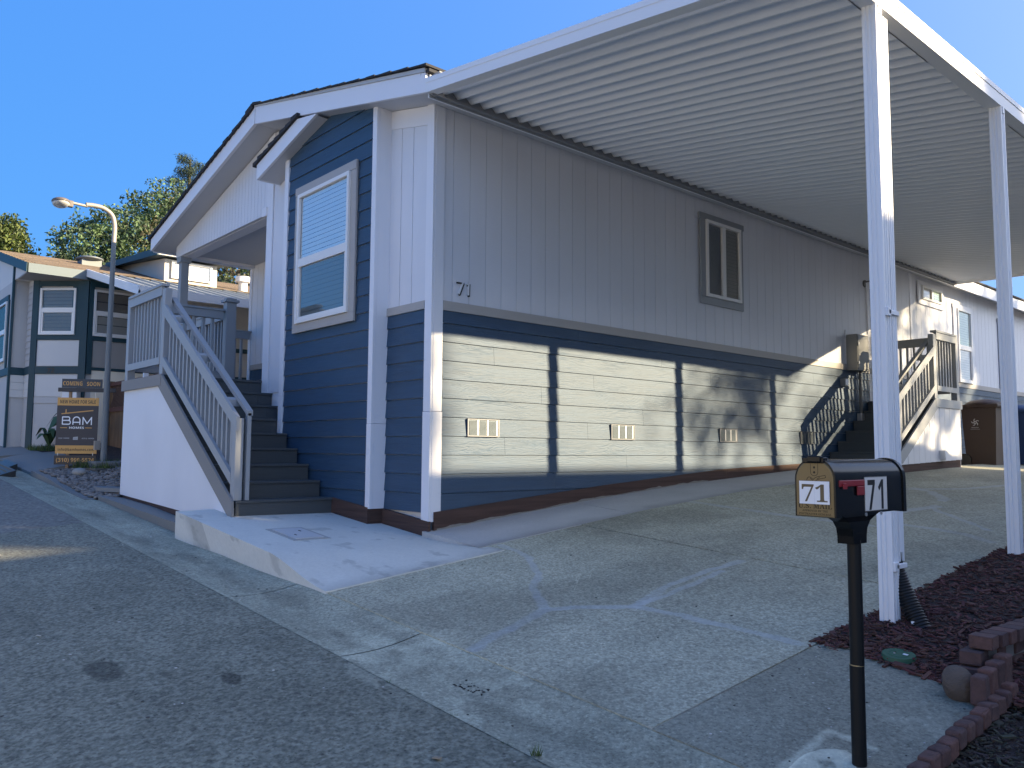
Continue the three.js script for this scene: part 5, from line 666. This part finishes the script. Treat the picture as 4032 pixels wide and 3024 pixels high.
  part(t, 'rake_board', prism([[xr, top(xr) - 0.06], [EX + 0.03, top(EX) - 0.06], [EX + 0.03, top(EX) + 0.115], [xr, top(xr) + 0.12]], 'z', 1.28, 1.312), M.teal); part(t, 'rake_board', prism([[-18.35, tl(-18.35) - 0.06], [xr, top(xr) - 0.06], [xr, top(xr) + 0.12], [-18.35, tl(-18.35) + 0.115]], 'z', 1.28, 1.312), M.teal);
  part(t, 'soffit', box(-11.8, EX, top(EX) - 0.055, top(EX) - 0.04, -17, 1.28), M.panel72g);
  const vent = (x, z, l) => { const y = top(x) + 0.12; const g = new THREE.SphereGeometry(1, 20, 10); g.scale(0.36, 0.06, 0.28); g.translate(x, y + 0.13, z); part(roof, 'roof_vent', [g, box(x - 0.2, x + 0.2, y - 0.05, y + 0.11, z - 0.2, z + 0.2)], M.lampPole); }; vent(-13.4, -0.35);
  const pv = (x, z) => { const y = top(x) + 0.1; part(roof, 'vent_pipe', [new THREE.CylinderGeometry(0.1, 0.1, 0.26, 16).translate(x, y + 0.1, z), new THREE.CylinderGeometry(0.16, 0.17, 0.12, 18).translate(x, y + 0.28, z)], M.paper); }; pv(-11.35, -3.0);
  // shed dormer with one wide window
  part(t, 'dormer', prism([[-14.2, 3.5], [-11.08, 3.3], [-11.08, 3.93], [-14.2, 4.28]], 'z', -2.30, -1.2), mat([0.5, 0.48, 0.44], 0.6)); part(t, 'dormer_roof', prism([[-14.5, 4.29], [-10.86, 3.95], [-10.86, 4.06], [-14.5, 4.36]], 'z', -2.55, -1.0), M.tealFascia); part(t, 'fascia', box(-10.86, -10.83, 3.94, 4.07, -2.56, -0.99), M.panel72); part(t, 'rake_board', prism([[-14.5, 4.24], [-10.83, 3.93], [-10.83, 4.07], [-14.5, 4.37]], 'z', -0.99, -0.96), M.teal);
  windowUnit(t, (a0, a1, y0, y1, d0, d1) => rbox(-11.08 + d0, -11.08 + d1, y0, y1, -1.3 - a1, -1.3 - a0, 0.003), 0.03, 0.88, 3.53, 3.9, { type: 'fixed', pitch: 0.36, coated: true });
}
{ const t = thing('patio_cover', 'white ribbed patio cover sloping down from the home at left', 'patio cover', null, [-9.3, 2.6, -2]);
  const y = x => 2.545 + 0.25 * (-7.74 - x), sl = (x0, x1, d0, d1, z0, z1) => prism([[x0, y(x0) + d0], [x1, y(x1) + d0], [x1, y(x1) + d1], [x0, y(x0) + d1]], 'z', z0, z1);
  for (let i = 0; i < 20; i++) { const z0 = 0.26 - 0.3 * (i + 1); part(t, 'roof_pan', [sl(-10.92, -7.76, 0.02, 0.035, z0, z0 + 0.3), sl(-10.92, -7.76, 0.035, 0.08, z0 + 0.02, z0 + 0.05), sl(-10.92, -7.76, 0.035, 0.06, z0 + 0.16, z0 + 0.19)], M.patio); }
  part(t, 'front_fascia', [sl(-10.95, -7.7, -0.04, 0.02, 0.27, 0.3), sl(-10.95, -7.7, 0.02, 0.055, 0.27, 0.297), sl(-10.95, -7.7, 0.055, 0.105, 0.27, 0.3)], M.alum); part(t, 'outer_fascia', [box(-7.74, -7.7, 2.5, 2.575, -5.75, 0.3), box(-7.74, -7.704, 2.575, 2.64, -5.75, 0.3)], M.alum);
  for (const z of [0.1, -2.8, -5.6]) part(t, 'post', box(-7.83, -7.76, -0.4, 2.52, z - 0.035, z + 0.035), M.alum); }

// ---------------------------------------------------------------- trees and plants
function foliage(blobs, leaf, n, cols, o = {}) {
  const per = o.per ?? 22, pos = [], col = [];
  for (let i = 0; i < n; i++) { const b = blobs[Math.floor(rnd() * blobs.length)]; let d = V(rr(-1, 1), rr(-1, 1), rr(-1, 1)); while (d.length() > 1 || d.length() < 0.05) d = V(rr(-1, 1), rr(-1, 1), rr(-1, 1)); const rad = Math.pow(rnd(), 0.45); d.normalize().multiplyScalar(rad);
    const c = V(b[0] + d.x * b[3], b[1] + d.y * b[4], b[2] + d.z * (b[5] ?? b[3])), spread = (o.spread ?? 2.2) * leaf, tone = rr(0.6, 1.25), cc = cols[Math.floor(rnd() * cols.length)];
    for (let k = 0; k < per; k++) { const p = c.clone().add(V(rr(-1, 1) * spread, rr(-1, 1) * spread * 0.8, rr(-1, 1) * spread)), q = new THREE.Quaternion().setFromEuler(new THREE.Euler(rr(0, 6.3), rr(0, 6.3), rr(0, 6.3))), s = leaf * rr(0.6, 1.2), w = s * (o.wide ?? 0.5); const v = tone * rr(0.75, 1.2);
      const A = V(0, 0, s).applyQuaternion(q).add(p), B = V(w, s * 0.12, 0).applyQuaternion(q).add(p), Cc = V(0, 0, -s).applyQuaternion(q).add(p), Dd = V(-w, s * 0.12, 0).applyQuaternion(q).add(p);
      for (const x of [A, B, Cc, A, Cc, Dd]) { pos.push(x.x, x.y, x.z); col.push(cc[0] * v, cc[1] * v, cc[2] * v); } } }
  const g = new THREE.BufferGeometry(); g.setAttribute('position', new THREE.Float32BufferAttribute(pos, 3)); g.setAttribute('color', new THREE.Float32BufferAttribute(col, 3)); g.computeVertexNormals(); return g;
}
const leafM = new THREE.MeshPhysicalMaterial({ vertexColors: true, roughness: 0.8, side: THREE.DoubleSide, transmission: 0.4, thickness: 0 }), needleM = new THREE.MeshStandardMaterial({ vertexColors: true, roughness: 0.9, side: THREE.DoubleSide }), barkM = mat([0.10, 0.075, 0.055], 0.95);
function limbs(base, tops, r) { const g = []; for (const p of tops) { const m = base.clone().lerp(p, 0.5).add(V(rr(-0.4, 0.4), rr(0.2, 0.6), rr(-0.4, 0.4))); const c = new THREE.CatmullRomCurve3([base, base.clone().lerp(m, 0.5), m, p]); const n = 10, tb = new THREE.TubeGeometry(c, n, 1, 7), P = tb.attributes.position; for (let i = 0; i <= n; i++) { const q = c.getPointAt(i / n), s = r * (1 - 0.85 * i / n); for (let j = 0; j <= 7; j++) { const k = i * 8 + j; P.setXYZ(k, q.x + (P.getX(k) - q.x) * s, q.y + (P.getY(k) - q.y) * s, q.z + (P.getZ(k) - q.z) * s); } } g.push(tb); } return g; }
function tree(name, label, at, blobs, leaf, n, cols, o = {}) { const t = thing(name, label, 'tree', o.group, at); const b = V(...at), fork = V(at[0] + rr(-0.2, 0.2), at[1] + (o.fork ?? 2.2), at[2]);
  const trunk = new THREE.CylinderGeometry((o.r ?? 0.25) * 0.75, (o.r ?? 0.25) * 1.15, fork.y - b.y + 0.3, 10).translate((b.x + fork.x) / 2, (b.y + fork.y) / 2, b.z);
  part(t, 'trunk', [trunk, ...limbs(fork, blobs.map(q => V(q[0], q[1], q[2])), (o.r ?? 0.25) * 0.65)], barkM); if (n) part(t, 'crown', foliage(blobs, leaf, n, cols, o), leafM); return t; }
const gDark = [[0.06, 0.115, 0.05], [0.078, 0.145, 0.058], [0.09, 0.165, 0.062], [0.055, 0.10, 0.056]], gBright = [[0.11, 0.16, 0.022], [0.14, 0.18, 0.03], [0.07, 0.12, 0.02]], gDark2 = [[0.11, 0.20, 0.075], [0.135, 0.23, 0.085], [0.095, 0.18, 0.08]], gMix = [[0.04, 0.08, 0.025], [0.08, 0.12, 0.03], [0.12, 0.11, 0.05]];
tree('shade_tree', 'large dark green tree behind the lamp and the white home', [-29, 1, -4.2], [[-29, 7.0, -3.6, 1.5, 1.4], [-28.9, 8.1, -4.2, 1.5, 1.3], [-28.8, 8.4, -5.0, 1.5, 1.3], [-29.2, 5.6, -3.2, 1.6, 1.7], [-28.6, 6.0, -4.8, 2.0, 2.0], [-29.3, 6.3, -2.7, 0.8, 0.9], [-28.5, 4.6, -6, 2, 1.8]], 0.095, 900, [...gDark, ...gDark2], { r: 0.35, fork: 2.5, spread: 2.6 });
tree('shade_tree', 'taller green tree with lighter leaf tips just left of the porch gable', [-29.5, 1, -7], [[-29.3, 9.6, -6.6, 1.6, 1.4], [-29.8, 10.4, -7.8, 1.7, 1.3], [-28.8, 7.8, -6.4, 1.8, 1.8], [-29, 8.2, -8.4, 2.0, 2.0], [-28.5, 5.6, -7, 2.0, 2.0]], 0.095, 760, [...gDark2, ...gMix], { r: 0.35, fork: 3, spread: 2.6 });
tree('yellow_tree', 'yellow-green feathery tree over the roof at far left', [-30, 1, -1], [[-29.5, 7.3, -1.6, 0.8, 0.9], [-29.6, 8.2, -1.4, 0.5, 0.6], [-29.6, 8.0, -0.7, 0.8, 0.9], [-29.8, 7.0, -2.1, 0.7, 0.8], [-29.8, 7.2, -0.3, 1.1, 1.2], [-30, 7.6, 0.8, 1.2, 1.2], [-29.8, 6.2, -1.6, 1.4, 0.9]], 0.10, 420, gBright, { r: 0.2, spread: 2.8 });
tree('small_tree', 'small pale tree in the gap left of the dark tree', [-33.2, 1, -3.9], [[-33.2, 6.7, -3.7, 0.8, 0.8], [-33.4, 7.3, -4.2, 0.6, 0.7], [-33, 5.8, -3.4, 0.9, 0.9]], 0.11, 90, gMix, { r: 0.16, spread: 2.6 });
tree('backyard_tree', 'sunlit bushy tree seen under the porch roof beyond the vent pipe', [-26, 0.6, -8.5], [[-25.4, 6.6, -8.4, 1.5, 1.3], [-25.0, 5.8, -9.8, 1.6, 1.5], [-26, 7.6, -9.6, 1.6, 1.2], [-25.6, 5.0, -7.6, 1.5, 1.3]], 0.10, 420, [...gMix, [0.10, 0.085, 0.06]], { r: 0.2, fork: 2.2, spread: 2.6 });
{ // the cedar top that looks over the rake
  const t = thing('cedar_tree', 'drooping cedar treetop showing above the gable roof edge', 'tree', null, [-33.4, 1, -9.5]); const CX = -33.4, CZ = -9.5, CT = 14.3; part(t, 'trunk', [new THREE.CylinderGeometry(0.05, 0.4, CT - 1.2, 10).translate(CX, (CT + 0.8) / 2, CZ)], barkM);
  const pos = [], col = []; for (let k = 0; k < 46; k++) { const y = 4.0 + k * 0.225, L = (CT - y) * 0.34 + 0.55, a = k * 2.4, dir = V(Math.cos(a), 0, Math.sin(a)); for (let s = 0.1; s <= 1; s += 0.035) { const p = V(CX, y, CZ).addScaledVector(dir, s * L); p.y += 0.35 * s * L - 0.42 * s * s * L; for (let q = 0; q < 26; q++) { const w = (1 - s * 0.6) * 0.45, c = p.clone().add(V(rr(-w, w), rr(-0.32, 0.08), rr(-w, w))), l = rr(0.1, 0.2), d2 = V(rr(-1, 1), rr(-0.9, 0.1), rr(-1, 1)).normalize(), sd = V(rr(-1, 1), 0.2, rr(-1, 1)).normalize().multiplyScalar(0.035); for (const x of [c, c.clone().add(sd), c.clone().addScaledVector(d2, l)]) { pos.push(x.x, x.y, x.z); const v = rr(0.7, 1.3); col.push(0.05 * v, 0.075 * v, 0.045 * v); } } } }
  const g = new THREE.BufferGeometry(); g.setAttribute('position', new THREE.Float32BufferAttribute(pos, 3)); g.setAttribute('color', new THREE.Float32BufferAttribute(col, 3)); g.computeVertexNormals(); part(t, 'crown', g, needleM); }
// neighbours out of view on the sun's side and across the street
{ const t = thing('neighbour_home', 'long pale home standing across the bed right of the driveway', 'mobile home', null, [11.4, -1.3, -10]); part(t, 'wall', box(8.2, 14.6, -1.8, 2.6, -15.1, 0.2), M.wall72); part(t, 'roof', prism([[7.9, 2.65], [14.9, 2.65], [11.4, 4.36]], 'z', -15.4, 0.5), M.shingle); }
{ const t = thing('street_home', 'pale home across the street behind the viewer', 'mobile home', null, [-3, -1.5, 17]); part(t, 'wall', box(-24, 13, -2.2, 2.5, 13.5, 20.5), mat([0.50, 0.52, 0.55], 0.7)); part(t, 'roof', prism([[13.2, 2.45], [20.9, 2.45], [17, 3.6]], 'x', -24.3, 13.3), M.shingle);
  for (const x of [-12, -7.5, -1, 4.5]) { const w = part(t, 'window', [box(x, x + 1.4, -0.2, -0.12, 13.45, 13.5), box(x, x + 1.4, 1.1, 1.18, 13.45, 13.5), box(x, x + 0.08, -0.12, 1.1, 13.45, 13.5), box(x + 1.32, x + 1.4, -0.12, 1.1, 13.45, 13.5)], M.vinyl); part(w, 'pane', box(x + 0.08, x + 1.32, -0.12, 1.1, 13.485, 13.495), M.dark); } }
tree('cypress', 'slim tall dense cypress beyond the neighbouring home', [30, -1.5, -22.85], [[30, 12, -22.85, 0.45, 3], [30, 9.5, -22.85, 0.48, 3], [30, 6, -22.85, 0.5, 3]], 0.2, 700, gDark, { r: 0.3, fork: 1, spread: 0.6, per: 16 });
tree('bare_tree', 'thin-leaved tree behind the neighbouring home', [20, -1.5, -23], [[20, 8.8, -20.6, 1.2, 0.8], [20, 8.4, -24, 1.5, 1.0], [20, 9.4, -24.6, 1.7, 1.2], [20, 9.2, -26, 1.5, 1.0], [20, 10.3, -27, 1.8, 1.1], [20, 10.6, -25, 1.8, 1.0]], 0.13, 215, gMix, { r: 0.2, fork: 7, spread: 2.8, per: 14 });
tree('broad_tree', 'broad dense tree behind the thin-leaved one', [20.5, -1.5, -30], [[20, 6.3, -28.1, 2.2, 2.3, 2.8], [20, 7.6, -26.75, 0.9, 1.0, 0.8], [20.5, 10, -32.4, 2.7, 3, 3.1]], 0.24, 950, gDark, { r: 0.3, fork: 2.5, spread: 1.5 });

// gravel, weeds and litter
{ const gs = []; for (let i = 0; i < 2600; i++) { const x = rr(-7.9, -4.9), z = rr(0.15, 1.55), r = rr(0.012, 0.034); const g = new THREE.IcosahedronGeometry(r, 0); g.scale(rr(0.8, 1.5), rr(0.5, 0.8), rr(0.8, 1.4)); g.rotateY(rr(0, 6)); g.translate(x, bedY(x, z) + 0.008, z); const v = rr(0.6, 1.5), n = g.attributes.position.count, c = new Float32Array(n * 3); for (let k = 0; k < n; k++) { c[k * 3] = 0.19 * v; c[k * 3 + 1] = 0.17 * v; c[k * 3 + 2] = 0.15 * v; } g.setAttribute('color', new THREE.BufferAttribute(c, 3)); gs.push(g); }
  solo('gravel', merge(gs), new THREE.MeshStandardMaterial({ vertexColors: true, roughness: 0.95 }), 'loose grey-brown stones in the bed between lamp and front stairs', 'gravel', null, 'stuff');
  solo('flagstone', (() => { const g = new THREE.CylinderGeometry(0.42, 0.44, 0.05, 9); g.scale(1.3, 1, 0.5); g.translate(-5.5, bedY(-5.5, 1.15) + 0.01, 1.15); return metric(g); })(), M.kerb, 'flat grey flagstone in the gravel beside the stair skirt', 'flagstone'); 
  solo('rock', (() => { const g = new THREE.IcosahedronGeometry(0.1, 2); g.scale(1.5, 0.7, 1); g.translate(-7.05, bedY(-7.05, 1.2) + 0.04, 1.2); g.computeVertexNormals(); return metricS(g); })(), mat([0.3, 0.29, 0.26], 0.95), 'pale rough rock at the foot of the street lamp', 'rock'); }
function tuft(x, y, z, n, h, w, cols) { const pos = [], col = []; for (let i = 0; i < n; i++) { const a = rr(0, 6.3), b = V(x + rr(-w, w), y, z + rr(-w, w)), l = h * rr(0.5, 1.1), tip = b.clone().add(V(Math.cos(a) * l * 0.6, l, Math.sin(a) * l * 0.6)), s = V(-Math.sin(a), 0, Math.cos(a)).multiplyScalar(h * 0.06), c = cols[Math.floor(rnd() * cols.length)], v = rr(0.7, 1.3); for (const p of [b.clone().sub(s), b.clone().add(s), tip]) { pos.push(p.x, p.y, p.z); col.push(c[0] * v, c[1] * v, c[2] * v); } } const g = new THREE.BufferGeometry(); g.setAttribute('position', new THREE.Float32BufferAttribute(pos, 3)); g.setAttribute('color', new THREE.Float32BufferAttribute(col, 3)); g.computeVertexNormals(); return g; }
const gw = [[0.07, 0.11, 0.03], [0.10, 0.13, 0.04], [0.05, 0.09, 0.03]];
{ const a = []; for (let i = 0; i < 46; i++) { const x = 2.45 + Math.pow(rnd(), 0.8) * 1.35; if (fbm(x * 6, 1, 2) < 0.45) continue; a.push(tuft(x, G0(x, 2.125) - 0.002, 2.125 + rr(-0.012, 0.012), 14, 0.014, 0.014, gw)); } a.push(tuft(3.66, G0(3.66, 2.1), 2.11, 26, 0.045, 0.02, gw)); solo('joint_weeds', merge(a), needleM, 'tiny green weeds along the seam between asphalt and gutter', 'weeds', null, 'stuff');
  const dry = []; for (let i = 0; i < 30; i++) { const x = rr(2.65, 3.95); dry.push(tuft(x, G0(x, 1.6) - 0.008, 1.6, 7, 0.012, 0.012, [[0.14, 0.11, 0.05], [0.08, 0.08, 0.03]])); } solo('dry_weeds', merge(dry), needleM, 'dry straw weeds in the joint at the foot of the driveway', 'weeds', null, 'stuff');
  const l = []; for (let i = 0; i < 26; i++) l.push(tuft(rr(-7.7, -6.9), G0(-7.3, 0.8) + 0.02, rr(0.45, 1.1), 20, rr(0.08, 0.16), 0.08, gw)); solo('lamp_weeds', merge(l), needleM, 'green weeds around the foot of the street lamp', 'weeds', null, 'stuff');
  const mk = (name, label, x, z, h, n) => { const y = G0(x, z) + 0.01, g = []; for (let i = 0; i < n; i++) { const a = i * 2.4, L = h * rr(0.5, 0.8), pts = [V(x, y + h * 0.15, z), V(x + Math.cos(a) * L * 0.5, y + h * rr(0.7, 1), z + Math.sin(a) * L * 0.5), V(x + Math.cos(a) * L, y + h * rr(0.4, 0.7), z + Math.sin(a) * L)]; const c = new THREE.CatmullRomCurve3(pts), S = V(-Math.sin(a), 0, Math.cos(a)), pos = [], idx = []; for (let q = 0; q <= 8; q++) { const p = c.getPoint(q / 8), w = 0.13 * h * Math.sin(Math.PI * Math.min(0.98, 0.08 + q / 8 * 0.92)); const e = p.clone().addScaledVector(S, w), f = p.clone().addScaledVector(S, -w); pos.push(e.x, e.y, e.z, f.x, f.y, f.z); if (q) { const b = q * 2; idx.push(b - 2, b - 1, b, b - 1, b + 1, b); } } const bg = new THREE.BufferGeometry(); bg.setAttribute('position', new THREE.Float32BufferAttribute(pos, 3)); bg.setIndex(idx); bg.computeVertexNormals(); g.push(bg.toNonIndexed()); } const t = thing(name, label, 'plant', null, [x, y, z]); part(t, 'leaves', merge(g), mat([0.03, 0.075, 0.03], 0.7, { side: THREE.DoubleSide })); };
  mk('leafy_plant', 'small leafy plant at the white wall left of the sale sign', -11.1, 0.75, 0.42, 9); mk('leafy_plant', 'taller leafy plant half hidden behind the sale sign', -10.1, 0.62, 0.75, 10);
  const gl = []; for (let i = 0; i < 30; i++) gl.push(tuft(rr(-11.5, -10.6), G0(-11, 0.85) + 0.01, rr(0.7, 0.98), 26, rr(0.08, 0.15), 0.1, gw)); solo('wall_grass', merge(gl), needleM, 'patch of grass at the foot of the white home', 'grass', null, 'stuff'); }
{ const leaf = (name, label, x, z, l, w, rot, c) => { const g = new THREE.BoxGeometry(l, 0.003, w); g.rotateY(rot); g.rotateZ(0.05); g.translate(x, asphaltY(x, z) + 0.009, z); solo(name, g, mat(c, 0.8), label, name === 'twig' ? 'twig' : 'leaf'); };
  leaf('twig', 'straw-coloured twig on the asphalt near the bottom of the view', 3.62, 2.62, 0.075, 0.006, 0.95, [0.55, 0.4, 0.15]); leaf('dead_leaf', 'tan dead leaf on the asphalt beyond the straw twig', 3.42, 2.42, 0.035, 0.022, 0.4, [0.3, 0.23, 0.15]);
  leaf('dead_leaf', 'small pale leaf lying on the asphalt far left', 0.6, 3.25, 0.05, 0.01, 0.2, [0.45, 0.43, 0.36]);
  const gr = []; const grit = (x, z, y, r, v) => { const g = new THREE.IcosahedronGeometry(r, 0); g.scale(rr(0.8, 1.6), 0.5, rr(0.8, 1.4)); g.rotateY(rr(0, 6)); g.translate(x, y + r * 0.2, z); const n = g.attributes.position.count, c = new Float32Array(n * 3); for (let k = 0; k < n; k++) { c[k * 3] = v; c[k * 3 + 1] = v * 0.96; c[k * 3 + 2] = v * 0.9; } g.setAttribute('color', new THREE.BufferAttribute(c, 3)); gr.push(g); };
  for (let i = 0; i < 26; i++) { const x = 2.93 + rr(-0.1, 0.1), z = 1.84 + rr(-0.05, 0.05); grit(x, z, gutY(x, z), rr(0.004, 0.008), 0.03); }
  for (let i = 0; i < 150; i++) { const x = rr(-3, 5), z = rr(2.15, 3.9); grit(x, z, asphaltY(x, z), rr(0.003, 0.008), rnd() > 0.6 ? rr(0.3, 0.6) : rr(0.03, 0.1)); }
  for (let i = 0; i < 70; i++) { const x = rr(0.9, 3.8), z = rr(-2.5, 1.5); grit(x, z, G0(x, z) + 0.004, rr(0.003, 0.007), rnd() > 0.5 ? rr(0.3, 0.55) : 0.04); }
  for (let i = 0; i < 60; i++) { const x = rr(-6, 4.2), z = rr(1.66, 2.1); grit(x, z, gutY(x, z), rr(0.003, 0.008), rnd() > 0.5 ? rr(0.3, 0.55) : 0.04); }
  for (let i = 0; i < 40; i++) { const x = rr(3.9, 4.7), z = rr(0.35, 1.5); grit(x, z, G0(x, z) + 0.003, rr(0.003, 0.006), rnd() > 0.4 ? rr(0.35, 0.6) : 0.05); }
  solo('grit', merge(gr), new THREE.MeshStandardMaterial({ vertexColors: true, roughness: 0.95 }), 'scattered grit and tiny stones on the asphalt, gutter and driveway', 'grit', null, 'stuff');
  const t = thing('curb_ramp', 'black rubber ramp mats with orange stripes in the gutter at far left', 'ramp mat', null, [-9, -0.3, 1.8]); for (const [xa, xb, za, zb] of [[-9.6, -8.75, 1.68, 1.86], [-9.2, -7.85, 1.86, 2.12]]) part(t, 'mat', sheet(xa, xb, za, zb, 8, 3, (x, z) => G0(x, z) + 0.05 - 0.06 * (z - za) / (zb - za), 0.09), M.rubber); for (let i = 0; i < 3; i++) part(t, 'stripe', sheet(-9.15, -7.95, 1.89 + i * 0.07, 1.905 + i * 0.07, 8, 1, (x, z) => G0(x, z) + 0.056 - 0.06 * (z - 1.86) / 0.26), mat([0.30, 0.17, 0.06], 0.7)); }

renderer.render(scene, camera);
